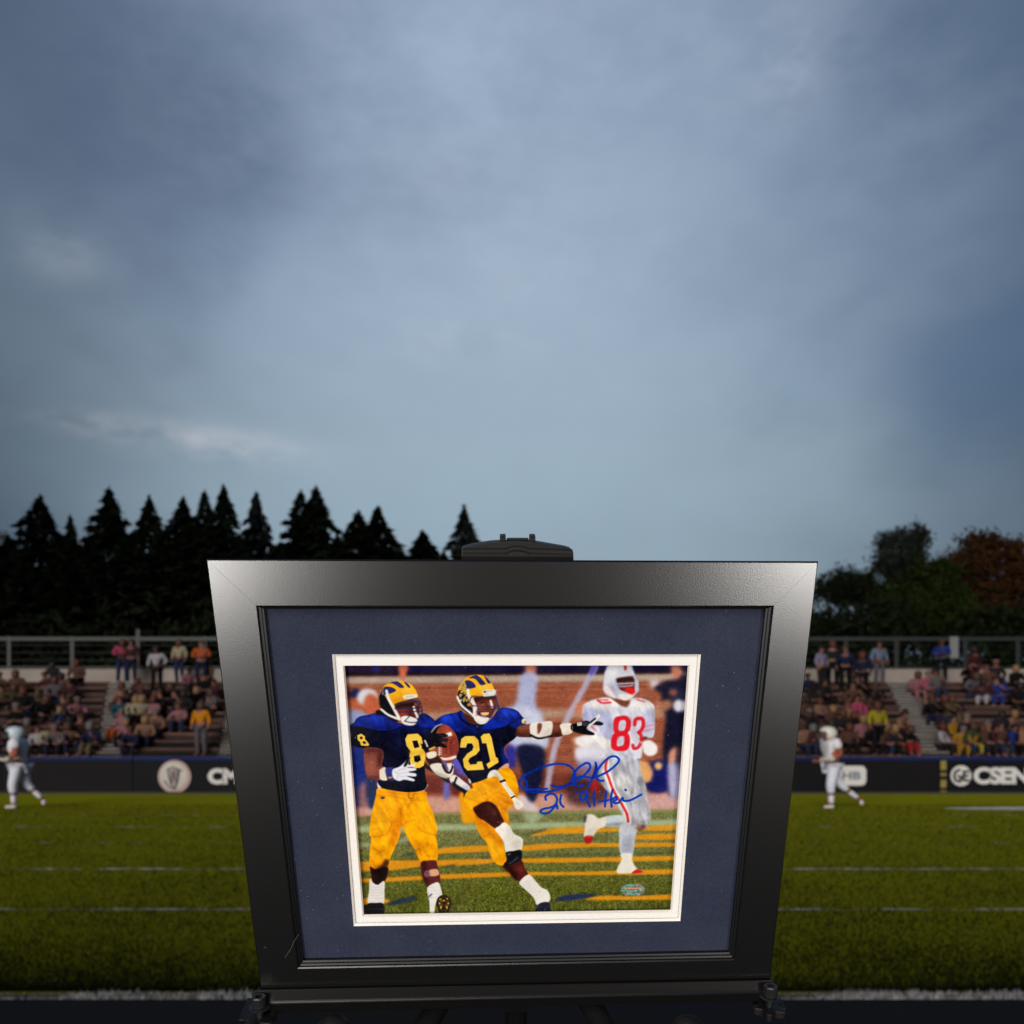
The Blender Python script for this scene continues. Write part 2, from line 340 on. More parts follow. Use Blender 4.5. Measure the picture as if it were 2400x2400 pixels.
    S(2, (172,170,200), [(1550,1180),(1640,1180),(1630,1500),(1570,1510)], 10); S(2, (200,160,160), [(1290,1500),(1600,1490),(1600,1590),(1300,1610)], 14, .8)
    S(2, (70,44,48), [(560,1320),(640,1300),(800,1330),(960,1440),(900,1560),(640,1580),(540,1500)], 18, .8); S(2, (160,40,36), [(790,1320),(860,1320),(860,1460),(790,1440)], 12)
    S(2, (218,218,230), [(640,1000),(930,1000),(940,1120),(900,1180),(680,1170)], 10); S(2, (130,126,170), [(640,1130),(900,1130),(880,1300),(700,1300)], 16, .6)
    # ---- player 83, slightly soft
    sil, silm = (180,182,190), MASK(2, [(935,1095),(1240,1095),(1285,1250),(1335,1400),(1352,1550),(1378,1650),(1364,1750),(1312,1812),(1230,1790),(1130,1740),(1075,1620),(990,1480),(905,1385),(866,1290),(880,1180)])
    S(4, (192,202,208), [(905,522),(1110,498),(1120,600),(930,604)], 4); S(4, (110,112,116), [(930,580),(1100,570),(1100,606),(930,610)], 6, .5)
    S(4, (228,220,206), [(728,505),(800,488),(860,528),(930,522),(930,604),(850,640),(800,712),(720,712),(728,600)], 4); S(4, (70,70,80), [(714,520),(745,495),(735,560),(716,570)], 5)
    S(4, (178,30,34), [(722,712),(800,702),(785,768),(738,778)], 4); S(4, (186,178,166), [(760,640),(850,610),(800,700),(740,700)], 9, .5)
    S(4, (188,194,206), [(1085,590),(1245,590),(1225,720),(1195,890),(1085,890),(1066,720)], 4); S(4, (130,134,150), [(1100,740),(1200,700),(1190,880),(1110,880)], 12, .5)
    S(4, (232,226,214), [(1085,880),(1195,880),(1195,945),(1240,1025),(1292,1060),(1060,1074),(1052,1015),(1090,940)], 4); S(4, (196,40,40), [(1192,1074),(1248,1032),(1302,1064)], 3)
    S(2, sil, [(935,1095),(1240,1095),(1285,1250),(1335,1400),(1352,1550),(1378,1650),(1364,1750),(1312,1812),(1230,1790),(1130,1740),(1075,1620),(990,1480),(905,1385),(866,1290),(880,1180)], 4)
    for q, c, b, a in (([(1180,1110),(1240,1260),(1250,1500),(1330,1560),(1290,1300)], (146,148,160), 12, .6), ([(1260,1500),(1300,1640),(1240,1760),(1215,1600)], (150,152,160), 10, .6), ([(1040,1280),(1180,1300),(1180,1460),(1080,1420)], (224,222,220), 12, .8),
                       ([(1180,1700),(1300,1760),(1310,1812),(1220,1790)], (120,112,112), 10, .6), ([(1240,1790),(1330,1770),(1310,1818),(1250,1818)], (112,84,58), 8, .9), ([(880,1180),(900,1150),(910,1290),(905,1380),(866,1290)], (160,160,172), 10, .6)): S(2, c, q, b, a)
    for q in ([(1185,1560),(1200,1680),(1195,1780)], [(1000,1290),(1050,1420),(1100,1520)], [(1230,1700),(1290,1740),(1360,1720)], [(1200,1120),(1215,1300),(1200,1460)]): L(2, (120,122,134), q, 9, 5, .7, clip=silm)
    L(2, (232,226,226), [(945,1110),(930,1220),(965,1310),(1015,1440),(1090,1560),(1142,1660),(1160,1745)], 68, 4, clip=silm); L(2, (206,48,44), [(945,1120),(932,1220),(965,1310),(1015,1440),(1090,1560),(1142,1660),(1156,1740)], 26, 3, clip=silm)
    shirt = [(706,610),(735,560),(850,518),(980,512),(1100,590),(1165,520),(1300,516),(1395,565),(1416,640),(1408,890),(1300,900),(1292,1085),(1235,1115),(1000,1115),(935,1060),(860,960),(790,880),(712,740)]
    sm_ = MASK(2, shirt); S(2, (208,210,224), shirt, 4)
    for q, c, b, a in (([(712,600),(850,600),(930,640),(860,800),(720,740)], (164,170,204), 14, .9), ([(900,640),(1000,700),(990,960),(900,900)], (158,164,198), 16, .8), ([(1320,640),(1416,620),(1408,890),(1310,880)], (166,170,200), 10, .8),
                       ([(1010,1040),(1290,1060),(1230,1115),(1000,1115)], (196,198,214), 10, .7), ([(740,570),(980,515),(1090,600),(900,630)], (236,234,228), 12, .8), ([(1170,525),(1390,570),(1400,620),(1200,600)], (244,242,236), 12, .9)): S(2, c, q, b, a, clip=sm_)
    for q in ([(900,640),(905,760),(880,880)], [(1190,640),(1180,760),(1200,900)], [(960,640),(985,780)], [(1310,640),(1318,740),(1300,880)]): L(2, (150,154,184), q, 9, 6, .55, clip=sm_)
    for y in (790, 830): L(2, (206,110,112), [(1310,y+10),(1410,y-14)], 12, 3, .8)
    L(2, (216,40,56), [(850,530),(900,560),(985,555)], 20, 3, .9); L(2, (216,40,56), [(860,530),(960,530)], 12, 3, .8); L(2, (216,60,70), [(1240,525),(1320,548)], 12, 3, .9); L(2, (214,70,80), [(790,790),(840,840)], 16, 4, .8)
    S(2, (120,70,52), [(1000,505),(1170,525),(1150,598),(1108,592),(1030,545)], 5)
    S(2, (206,166,150), [(600,920),(650,900),(680,960),(640,990)], 8)
    S(2, (232,230,226), [(645,905),(760,878),(860,888),(985,940),(975,1012),(830,1000),(700,1000),(645,960)], 5); S(2, (250,250,250), [(700,900),(840,900),(820,950),(720,950)], 10, .7); S(2, (180,180,190), [(760,985),(840,930),(860,1000)], 9, .5)
    S(2, (180,176,184), [(1275,930),(1330,920),(1330,980),(1290,990)], 6); S(2, (240,238,236), [(1300,960),(1370,930),(1442,985),(1436,1060),(1370,1088),(1310,1050)], 5); S(2, (110,62,48), [(1280,905),(1340,900),(1320,930),(1285,930)], 4)
    red = (214,32,48)
    S(2, red, [(1045,697),(1140,690),(1182,740),(1176,825),(1152,855),(1172,900),(1165,1000),(1118,1036),(1020,1032),(985,985),(998,885),(1022,860),(1010,820),(1014,735)], 3, holes=[[(1072,742),(1130,738),(1122,826),(1062,830)], [(1056,905),(1114,893),(1108,976),(1046,985)]])
    L(2, red, [(1222,778),(1232,724),(1292,716),(1308,770),(1290,826),(1262,852)], 36, 3); L(2, red, [(1262,852),(1286,890),(1282,950),(1256,1000),(1214,1012),(1202,978)], 34, 3, .9); L(2, (222,224,234), [(1232,880),(1250,930),(1300,960)], 16, 4, .75)
    hel = [(916,330),(928,245),(978,190),(1060,172),(1140,180),(1202,222),(1230,300),(1258,360),(1252,440),(1180,520),(1100,528),(1010,505),(940,470),(908,420)]
    S(2, (206,210,222), hel, 4); S(2, (150,154,172), [(925,400),(1010,380),(1060,500),(960,480)], 12, .8); S(2, (240,242,248), [(960,230),(1050,200),(1060,260),(980,300)], 14, .8); S(2, (232,216,216), [(920,400),(960,395),(1030,500),(1000,505),(930,460)], 5)
    S(2, (100,50,40), [(1032,330),(1100,305),(1212,300),(1222,370),(1205,450),(1110,445),(1060,410)], 4); S(2, (50,34,38), [(1040,330),(1120,312),(1212,306),(1214,335),(1120,345),(1050,352)], 5, .9)
    L(2, (196,52,48), [(1110,178),(1130,225)], 26, 3); L(2, (236,228,226), [(1150,185),(1165,225)], 18, 3)
    for q, w in (([(1035,372),(1120,368),(1215,362)], 16), ([(1052,395),(1130,395),(1205,385)], 14), ([(1030,330),(1050,440),(1100,470),(1190,460)], 18), ([(1215,300),(1240,360),(1252,440),(1215,450)], 18)): L(2, (176,182,204), q, w, 3)
    S(2, (216,40,42), [(1120,440),(1150,405),(1210,410),(1222,460),(1180,482),(1150,455)], 4); S(2, (226,220,214), [(1065,480),(1130,472),(1195,482),(1180,520),(1110,532)], 4)
    # ---- player 8
    navy, blue = (14,16,40), (22,46,142); gold, skin = (246,200,84), (136,82,72)
    S(1, (44,34,40), [(890,1150),(960,1200),(1060,1290),(1160,1330),(1120,1350),(1000,1260),(900,1200)], 3)
    S(1, (232,230,226), [(1150,1300),(1200,1275),(1290,1340),(1345,1390),(1350,1430),(1300,1420),(1230,1390),(1160,1350)], 2); L(1, (20,20,30), [(1190,1365),(1215,1300)], 20, 2); S(1, (24,24,34), [(1170,1340),(1270,1400),(1350,1415),(1330,1460),(1290,1500),(1280,1450),(1210,1410)], 3); S(1, (190,196,220), [(1270,1380),(1330,1380),(1345,1430),(1300,1420)], 3)
    pants = [(350,232),(332,300),(302,430),(276,560),(264,690),(284,722),(268,880),(274,975),(330,1032),(440,1016),(470,930),(520,820),(565,710),(588,605),(640,712),(720,850),(775,958),(850,945),(938,940),(944,800),(928,705),(940,640),(905,490),(842,350),(812,255),(600,265),(480,250)]
    og = (250,168,14); pm = MASK(3, pants); S(3, og, pants, 1.4)
    for q, c, b, a in (([(560,420),(590,600),(560,710),(500,830),(480,700),(520,500)], (214,128,8), 14, .8), ([(270,870),(330,1030),(440,1016),(460,960),(400,990),(330,960)], (200,120,14), 10, .7), ([(400,960),(440,930),(470,960),(440,1020),(380,1030)], (52,40,30), 8, .85),
                       ([(590,600),(640,720),(760,940),(740,960),(620,740)], (206,120,8), 10, .7), ([(700,780),(780,760),(830,830),(800,880),(730,860)], (170,110,20), 14, .6), ([(300,420),(420,430),(450,560),(400,690),(280,700)], (255,184,40), 22, .6),
                       ([(700,440),(880,470),(930,640),(820,640),(740,560)], (255,182,36), 22, .6), ([(300,860),(420,860),(400,940),(300,930)], (232,160,30), 16, .6), ([(350,235),(810,262),(840,350),(600,330),(340,300)], (240,158,14), 10, .5)): S(3, c, q, b, a, clip=pm)
    for q, w in (([(290,712),(400,700),(460,660),(490,560)], 12), ([(745,610),(800,660),(930,700)], 12), ([(345,300),(500,310),(650,345),(830,350)], 9), ([(590,400),(575,500),(585,600)], 12), ([(585,600),(650,560),(720,540)], 8), ([(360,262),(480,275),(640,292),(815,280)], 8),
                 ([(500,340),(560,370),(600,420)], 8), ([(760,320),(700,350),(640,430)], 8), ([(285,570),(370,560),(440,570)], 6), ([(290,640),(370,630)], 6), ([(760,930),(850,900),(935,905)], 7), ([(740,800),(800,780),(900,800)], 5), ([(640,700),(700,820),(780,900)], 6)): L(3, (176,100,10), q, w, 4, .65, clip=pm)
    for q, w in (([(300,820),(360,860),(400,850)], 8), ([(330,880),(370,870),(390,900)], 6), ([(720,860),(760,830),(770,870),(790,900)], 10), ([(850,760),(840,800),(790,810)], 6)): L(3, (96,70,30), q, w, 4, .6, clip=pm)
    L(3, (150,96,20), [(655,275),(655,322),(700,328),(706,285)], 9, 2, .9); L(3, (255,200,90), [(620,335),(640,380),(655,335)], 8, 2, .8)
    S(3, (70,66,90), [(382,316),(418,316),(414,334),(380,334)], 2)
    S(3, (228,226,218), [(345,172),(368,170),(382,225),(352,228)], 2); S(3, (228,226,218), [(838,188),(842,210),(812,250),(796,252)], 2)
    S(3, (56,24,24), [(274,1010),(330,1032),(445,1012),(446,1085),(410,1165),(350,1190),(300,1168),(284,1090)], 2); S(3, (22,10,12), [(330,1035),(430,1015),(400,1150),(345,1170)], 10, .8)
    S(3, (226,222,218), [(272,1128),(300,1165),(350,1188),(412,1150),(416,1250),(400,1378),(260,1378),(262,1250)], 2)
    for k in range(6): L(3, (160,152,150), [(268,1200+k*30),(340,1215+k*28),(410,1195+k*30)], 8, 3, .5)
    S(3, (10,10,14), [(250,1378),(330,1368),(400,1374),(396,1460),(246,1460)], 2)
    S(3, (98,50,50), [(782,965),(850,948),(924,948),(944,1010),(966,1100),(962,1180),(850,1214),(800,1130),(778,1040)], 2); S(3, (58,26,28), [(786,970),(830,960),(850,1100),(850,1200),(800,1130)], 8, .7)
    S(3, (222,164,136), [(862,1044),(940,1034),(952,1090),(870,1102)], 2); S(3, (150,118,120), [(812,1062),(862,1046),(870,1102),(822,1108)], 2, .8)
    S(3, (230,226,220), [(845,1212),(900,1175),(955,1168),(985,1262),(985,1310),(930,1365),(900,1460),(866,1460),(862,1350),(842,1270)], 2); S(3, (80,90,140), [(850,1300),(885,1272),(890,1285),(862,1312)], 2, .8)
    for k in range(4): L(3, (170,164,162), [(855,1220+k*34),(920,1206+k*36),(975,1212+k*34)], 7, 3, .5)
    E_(3, (34,30,28), 1005, 1366, 74, 78, blur=2); E_(3, (96,78,40), 1005, 1366, 58, 60, blur=3)
    for q in ([(955,1325),(1050,1320)], [(950,1370),(1060,1366)], [(960,1410),(1048,1410)], [(1005,1310),(1005,1420)]): L(3, (30,26,22), q, 14, 2, sm=False)
    for x, y in ((970,1330),(1040,1325),(962,1372),(1050,1370),(975,1405),(1035,1405),(1005,1345)): E_(3, (206,166,66), x, y, 9, 8, blur=1.5)
    torso = [(185,790),(235,705),(330,680),(430,660),(520,690),(640,760),(780,760),(870,665),(960,700),(1015,770),(1010,860),(930,930),(900,1100),(906,1290),(922,1375),(880,1428),(740,1446),(600,1430),(480,1402),(432,1335),(470,1180),(486,1060),(400,1010),(300,1008),(205,985),(196,880)]
    tm = MASK(1, torso); S(1, navy, torso, 1.4)
    S(1, (14,24,84), [(600,760),(980,760),(960,860),(720,840),(560,860)], 18, .8, clip=tm); S(1, (20,26,66), [(540,880),(700,880),(700,1100),(560,1000)], 22, .6, clip=tm)
    S(1, blue, [(185,795),(235,705),(330,680),(430,660),(520,690),(600,740),(670,790),(560,828),(440,835),(330,810),(240,790)], 2, clip=tm); S(1, blue, [(790,750),(850,700),(875,660),(965,700),(1015,770),(990,800),(860,800)], 5, clip=tm)
    S(1, (44,80,196), [(270,715),(400,690),(480,720),(380,740)], 12, .7, clip=tm); S(1, (12,20,80), [(420,790),(560,780),(660,790),(560,826),(440,832)], 8, .7, clip=tm); L(1, (8,10,30), [(190,800),(330,820),(450,842),(570,832),(670,792)], 9, 3, .9, clip=tm)
    for q in ([(330,860),(345,900)], [(500,1100),(520,1300)], [(640,880),(660,1000),(640,1100)], [(560,1340),(700,1370)]): L(1, (36,44,90), q, 12, 6, .6, clip=tm)
    S(1, (12,12,20), [(412,640),(470,636),(560,700),(640,740),(600,745),(500,690),(430,680)], 3)
    S(1, gold, [(728,872),(830,864),(868,900),(880,960),(868,1010),(900,1030),(908,1100),(890,1182),(850,1207),(792,1205),(760,1180),(744,1092),(758,1040),(718,985),(705,920)], 1.4, holes=[[(775,936),(825,932),(846,998),(796,1010)], [(790,1090),(850,1074),(862,1128),(826,1150),(798,1142)]], sm=False)
    S(1, (206,156,60), [(740,1040),(900,1030),(900,1080),(760,1080)], 8, .5, clip=MASK(1, [(728,872),(868,890),(908,1100),(850,1207),(760,1180),(705,920)]))
    S(1, gold, [(228,882),(268,864),(305,890),(306,918),(330,945),(350,975),(335,988),(266,984),(256,950),(232,925)], 1.4, sm=False, holes=[[(252,900),(276,892),(284,914),(262,922)], [(280,945),(305,940),(318,964),(290,966)]])
    arm = [(300,1012),(400,1004),(482,1030),(486,1090),(470,1170),(500,1210),(470,1312),(400,1325),(330,1292),(302,1180)]
    am = MASK(1, arm); S(1, skin, arm, 1.6); S(1, (176,112,94), [(330,1120),(400,1130),(400,1260),(350,1260)], 16, .6, clip=am); S(1, (70,36,36), [(440,1020),(486,1060),(470,1170),(430,1180)], 10, .8, clip=am); S(1, (80,44,44), [(300,1012),(480,1010),(480,1040),(300,1050)], 8, .7, clip=am); S(1, (90,50,50), [(330,1290),(470,1290),(470,1330),(330,1330)], 8, .7, clip=am)
    S(1, (230,218,198), [(455,1222),(512,1204),(530,1322),(462,1322),(450,1270)], 2); S(1, (54,58,116), [(510,1212),(602,1208),(604,1320),(536,1328)], 2); S(1, (200,150,60), [(536,1296),(572,1290),(572,1306),(540,1312)], 2)
    S(1, (234,236,246), [(582,1222),(650,1192),(715,1132),(752,1104),(738,1172),(800,1164),(792,1190),(722,1202),(806,1206),(810,1228),(735,1246),(812,1262),(806,1290),(722,1286),(798,1318),(786,1338),(700,1322),(640,1336),(585,1300)], 1.6)
    for q in ([(600,1240),(640,1270),(620,1310)], [(700,1210),(640,1230)], [(720,1250),(660,1262)], [(715,1285),(660,1290)]): L(1, (140,146,180), q, 8, 3, .7)
    S(1, (14,14,22), [(735,1106),(756,1100),(720,1180),(690,1190),(712,1140)], 3)
    yel = (250,176,34); h8 = [(452,480),(478,412),(540,362),(620,340),(700,346),(768,380),(812,440),(828,505),(720,535),(620,572),(590,640),(560,680),(500,660),(455,580)]
    hm = MASK(1, h8); S(1, yel, h8, 1.4); S(1, (255,206,110), [(640,420),(760,400),(790,450),(680,450)], 14, .7, clip=hm); S(1, (206,130,20), [(560,520),(700,500),(820,480),(828,505),(620,572)], 9, .6, clip=hm)
    st = (50,54,106)
    for q in ([(452,500),(470,430),(510,398),(580,408),(614,438),(570,462),(500,480)], [(528,372),(580,350),(625,346),(668,372),(692,406),(652,410),(612,384),(570,366)], [(694,352),(722,360),(756,402),(736,406)]): S(1, st, q, 1.4, clip=hm)
    S(1, (12,12,18), [(450,485),(495,482),(540,540),(580,600),(600,660),(620,700),(560,700),(490,650),(452,580)], 3)
    for k in range(8): E_(1, (216,184,84), 470+prng.rand()*22, 420+k*8, 5, 4, blur=1.2)
    S(1, (104,44,38), [(604,586),(660,560),(800,548),(838,570),(842,640),(812,705),(740,720),(680,722),(640,660)], 2); S(1, (34,16,18), [(608,586),(700,562),(830,556),(830,590),(720,600),(620,614)], 6, .9); S(1, (176,84,62), [(640,640),(700,630),(720,690),(670,690)], 9, .7); S(1, (210,130,92), [(798,560),(830,560),(828,586),(800,586)], 5, .8); L(1, (60,24,24), [(715,694),(760,690),(790,696)], 8, 2, .9)
    for q, w in (([(520,440),(536,510),(566,570),(640,704)], 28), ([(468,624),(540,680),(650,722)], 24), ([(790,600),(805,650),(830,700)], 24)): L(1, (238,236,232), q, w, 1.8)
    S(1, (238,236,230), [(664,704),(720,688),(790,706),(826,730),(800,776),(740,784),(680,762)], 2); L(1, (170,166,170), [(680,750),(740,760),(800,740)], 8, 3, .6)
    S(1, (232,226,214), [(690,484),(808,474),(816,508),(702,520)], 2); L(1, (130,130,130), [(712,500),(796,492)], 6, 2, .8, sm=False)
    for q, w in (([(604,575),(700,545),(830,540),(858,570)], 12), ([(600,618),(700,616),(800,612),(872,604)], 10), ([(640,650),(740,650),(870,640)], 9), ([(700,740),(780,756),(872,742)], 9), ([(750,600),(752,680),(700,740)], 8), ([(855,570),(872,640),(870,745)], 10), ([(790,545),(830,570),(842,650),(838,745)], 9), ([(715,545),(780,520),(830,516)], 9)): L(1, (44,46,84), q, w, 1.6)
    # ---- player 21
    t21 = [(985,790),(1010,735),(1090,680),(1210,656),(1270,640),(1330,745),(1450,775),(1560,720),(1640,618),(1740,612),(1820,640),(1862,690),(1906,745),(1880,800),(1800,905),(1735,955),(1690,1000),(1690,1060),(1728,1158),(1640,1212),(1545,1250),(1515,1325),(1360,1358),(1330,1300),(1285,1240),(1250,1160),(1215,1090),(1232,960),(1200,860),(1120,800),(1050,790)]
    t2 = MASK(1, t21); S(1, navy, t21, 1.4)
    S(1, (20,48,150), [(985,795),(1010,735),(1090,680),(1210,656),(1270,640),(1330,745),(1300,800),(1230,850),(1120,800)], 4, clip=t2); S(1, (20,48,150), [(1500,760),(1570,710),(1640,618),(1740,612),(1820,640),(1860,690),(1820,720),(1700,790),(1600,820),(1480,824)], 3, clip=t2)
    S(1, (16,38,120), [(1300,760),(1480,790),(1600,824),(1420,850),(1260,850)], 14, .9, clip=t2); S(1, (52,92,214), [(1640,650),(1760,640),(1800,680),(1680,700)], 14, .7, clip=t2); S(1, (50,88,208), [(1060,710),(1200,680),(1180,730),(1080,750)], 14, .6, clip=t2)
    S(1, (20,44,140), [(1740,760),(1850,700),(1906,745),(1860,800),(1780,810)], 5, clip=t2); S(1, (22,50,150), [(1670,1010),(1700,1000),(1728,1158),(1680,1180),(1660,1100)], 9, .9, clip=t2); L(1, (8,10,28), [(1480,828),(1600,822),(1720,785),(1850,700)], 8, 3, .9, clip=t2)
    L(1, (12,12,26), [(1240,660),(1262,720),(1300,752),(1340,770)], 16, 3)
    for q in ([(1250,860),(1240,1000)], [(1690,860),(1640,960)], [(1350,1260),(1450,1250)], [(1750,850),(1760,880)]): L(1, (40,50,100), q, 12, 7, .6, clip=t2)
    S(1, gold, [(1250,1004),(1262,915),(1300,890),(1392,888),(1432,928),(1446,1030),(1412,1072),(1346,1108),(1332,1138),(1352,1172),(1414,1166),(1420,1142),(1468,1140),(1490,1222),(1322,1232),(1290,1196),(1278,1120),(1322,1062),(1372,1030),(1384,992),(1368,962),(1322,962),(1308,1004)], 1.4, sm=False)
    S(1, gold, [(1455,896),(1482,868),(1542,862),(1562,900),(1606,1098),(1625,1106),(1634,1150),(1532,1214),(1510,1168),(1550,1140),(1510,960),(1470,962)], 1.4, sm=False)
    for q in ([(1300,1130),(1340,1180)], [(1560,1120),(1620,1130)], [(1400,900),(1420,1000)]): L(1, (206,156,60), q, 18, 6, .5)
    E_(1, (244,220,160), 1884, 742, 22, 26, blur=1.4); L(1, (40,50,90), [(1880,760),(1900,740)], 8, 2, .9)
    S(1, (210,164,146), [(1632,1222),(1680,1178),(1728,1158),(1732,1204),(1690,1214)], 2)
    # pointing arm
    sk = (108,62,48); A2 = [(40,850),(70,788),(200,768),(400,758),(500,768),(505,880),(380,902),(200,902),(45,892)]
    am = MASK(2, A2); S(2, sk, A2, 1.6); S(2, (160,104,80), [(70,800),(200,780),(190,820),(80,830)], 10, .7, clip=am); S(2, (60,30,26), [(45,870),(200,880),(500,850),(500,905),(45,900)], 10, .8, clip=am); S(2, (150,94,72), [(400,775),(490,785),(480,820),(400,820)], 10, .6, clip=am)
    S(2, (232,224,214), [(188,768),(300,748),(402,750),(386,880),(300,928),(222,926),(186,870)], 2); S(2, (128,78,62), [(258,768),(298,768),(292,830),(262,870),(254,830)], 3)
    L(2, (22,22,28), [(186,878),(270,912),(392,886)], 22, 1.8); S(2, (190,182,174), [(300,860),(380,820),(380,880),(310,900)], 8, .6)
    S(2, (234,224,206), [(484,772),(590,764),(602,852),(512,876),(492,830)], 2); L(2, (180,170,154), [(500,866),(600,846)], 12, 4, .6)
    S(2, (18,18,24), [(590,778),(650,760),(740,736),(780,760),(766,800),(745,822),(815,858),(812,880),(730,872),(650,856),(592,826)], 1.6); S(2, (22,22,26), [(800,770),(850,742),(908,762),(890,782),(820,778)], 1.6); S(2, (224,216,206), [(752,790),(856,676),(874,690),(860,716),(765,810)], 1.4); L(2, (20,20,26), [(780,755),(830,715)], 18, 1.6)
    for k in range(5): L(2, (120,126,160), [(700+k*11,748),(716+k*11,786)], 5, 1.4, .9, sm=False)
    S(2, (236,232,226), [(648,758),(694,750),(698,782),(652,788)], 1.4, sm=False); L(2, (60,60,60), [(660,770),(684,766)], 7, 1.4, .9, sm=False); L(2, (220,220,220), [(600,790),(604,820)], 6, 1.4, .8, sm=False)
    # carrying arm, ball
    S(1, (58,36,34), [(915,1090),(1010,1070),(1080,1160),(1100,1220),(990,1210),(930,1150)], 3)
    S(1, (226,220,208), [(955,1175),(1060,1160),(1120,1240),(1150,1200),(1184,1170),(1180,1268),(1130,1302),(1050,1288),(985,1240)], 2); S(1, (160,156,140), [(1000,1240),(1130,1290),(1090,1304),(1010,1270)], 6, .7)
    L(1, (18,18,26), [(1078,1180),(1110,1238),(1150,1250),(1176,1190)], 22, 1.8); S(1, (232,228,222), [(1120,1160),(1165,1150),(1160,1210),(1140,1220)], 2)
    S(1, (232,222,200), [(918,1062),(1000,1040),(1016,1088),(940,1114)], 2)
    ball = [(1072,772),(1150,800),(1206,870),(1238,975),(1226,1070),(1184,1138),(1130,1158),(1070,1118),(1020,1050),(1000,940),(1016,850)]
    bm = MASK(1, ball); S(1, (150,74,58), ball, 1.6, tex=.35); S(1, (190,112,92), [(1080,800),(1150,830),(1180,880),(1120,850)], 14, .7, clip=bm); S(1, (92,40,36), [(1020,1050),(1080,1130),(1180,1140),(1120,1160),(1040,1110)], 10, .7, clip=bm); S(1, (110,52,44), [(1190,900),(1240,980),(1220,1080),(1196,1000)], 10, .6, clip=bm)
    S(1, (240,236,228), [(1100,868),(1160,846),(1176,882),(1116,896)], 1.6, sm=False); S(1, (236,230,214), [(1038,1098),(1120,1104),(1208,1082),(1202,1110),(1120,1130),(1060,1124)], 1.6, clip=bm)
    L(1, (236,230,220), [(1050,970),(1046,1080)], 7, 1.4)
    for k in range(6): L(1, (236,230,220), [(1032,985+k*18),(1068,980+k*18)], 7, 1.3, sm=False)
    for k in range(5): L(1, (80,36,34), [(1142+prng.rand()*8,935+k*28),(1166,930+k*28),(1168,950+k*28),(1145,952+k*28)], 5, 1.4, .9)
    for k in range(7): L(1, (60,26,28), [(1106,948+k*18),(1122,950+k*18)], 7, 1.3, .9, sm=False)
    L(1, (80,36,34), [(1172,910),(1188,980),(1184,1060)], 5, 1.4, .8)
    S(1, (20,20,30), [(858,962),(884,970),(920,900),(960,850),(1010,800),(1068,770),(1030,820),(1012,862),(1090,864),(1128,878),(1122,896),(1060,906),(1126,918),(1130,940),(1060,948),(1112,982),(1108,1004),(1040,996),(980,1010),(920,1052),(890,1030)], 1.6)
    for q in ([(960,858),(1010,806),(1060,776)], [(1040,885),(1115,887)], [(1040,925),(1118,932)]): L(1, (90,94,116), q, 6, 2, .8)
    L(1, (226,222,210), [(965,852),(1010,795),(1070,770)], 9, 1.6); L(1, (230,230,230), [(900,935),(925,990)], 20, 1.6); L(1, (60,60,60), [(898,945),(918,985)], 5, 1.2, .9)
    S(1, (214,176,90), [(940,1015),(1000,990),(1000,1010),(950,1030)], 2)
    # legs of 21
    slg = [(1300,440),(1600,420),(1652,600),(1600,770),(1632,955),(1595,996),(1520,975),(1468,890),(1432,775),(1380,712),(1330,620)]
    sm2 = MASK(3, slg); S(3, (240,158,14), slg, 1.6); S(3, (200,120,8), [(1310,460),(1420,560),(1520,640),(1600,740),(1560,780),(1440,640),(1330,560)], 12, .7, clip=sm2); S(3, (255,182,40), [(1440,760),(1540,780),(1580,900),(1500,900)], 16, .6, clip=sm2); L(3, (180,108,10), [(1400,720),(1450,690),(1470,660)], 9, 4, .7, clip=sm2); L(3, (170,104,20), [(1560,800),(1610,860),(1590,960)], 12, 8, .5, clip=sm2); S(3, (190,112,8), [(1600,440),(1652,600),(1600,640),(1580,520)], 12, .6, clip=sm2)
    S(3, (88,36,30), [(1588,1002),(1660,990),(1720,950),(1775,938),(1812,1030),(1842,1090),(1795,1150),(1722,1142),(1650,1062)], 2); S(3, (40,16,16), [(1590,1004),(1660,1000),(1740,1100),(1720,1142),(1650,1062)], 9, .8); S(3, (130,62,48), [(1740,1000),(1790,1010),(1800,1080),(1760,1060)], 10, .6)
    sock = [(75,1165),(165,1086),(235,1150),(290,1210),(352,1242),(378,1290),(370,1352),(262,1395),(214,1312),(130,1230)]
    S(4, (230,226,218), sock, 1.8)
    for k in range(8): L(4, (166,158,150), [(95+k*17,1190+k*17),(140+k*18,1160+k*15),(185+k*18,1110+k*16)], 6, 2.6, .5)
    S(4, (40,42,60), [(248,1396),(300,1362),(368,1366),(378,1440),(236,1440)], 2)
    up = [(1372,1362),(1450,1336),(1530,1300),(1640,1222),(1732,1208),(1795,1275),(1826,1380),(1828,1470),(1795,1556),(1702,1626),(1600,1600),(1560,1560),(1500,1552),(1440,1580),(1372,1622),(1320,1585),(1290,1530),(1298,1470),(1340,1420),(1380,1400)]
    um = MASK(1, up); S(1, og, up, 1.6)
    for q, c, b, a in (([(1520,1560),(1640,1460),(1800,1420),(1828,1470),(1790,1560),(1700,1626),(1580,1600)], (214,134,10), 14, .8), ([(1330,1440),(1450,1400),(1500,1450),(1400,1540),(1320,1520)], (255,180,36), 16, .7), ([(1560,1340),(1640,1300),(1640,1380),(1580,1400)], (216,132,8), 12, .5), ([(1750,1280),(1800,1340),(1800,1440),(1770,1360)], (255,180,30), 14, .6), ([(1380,1590),(1500,1540),(1540,1545),(1400,1625)], (196,120,20), 7, .8)): S(1, c, q, b, a, clip=um)
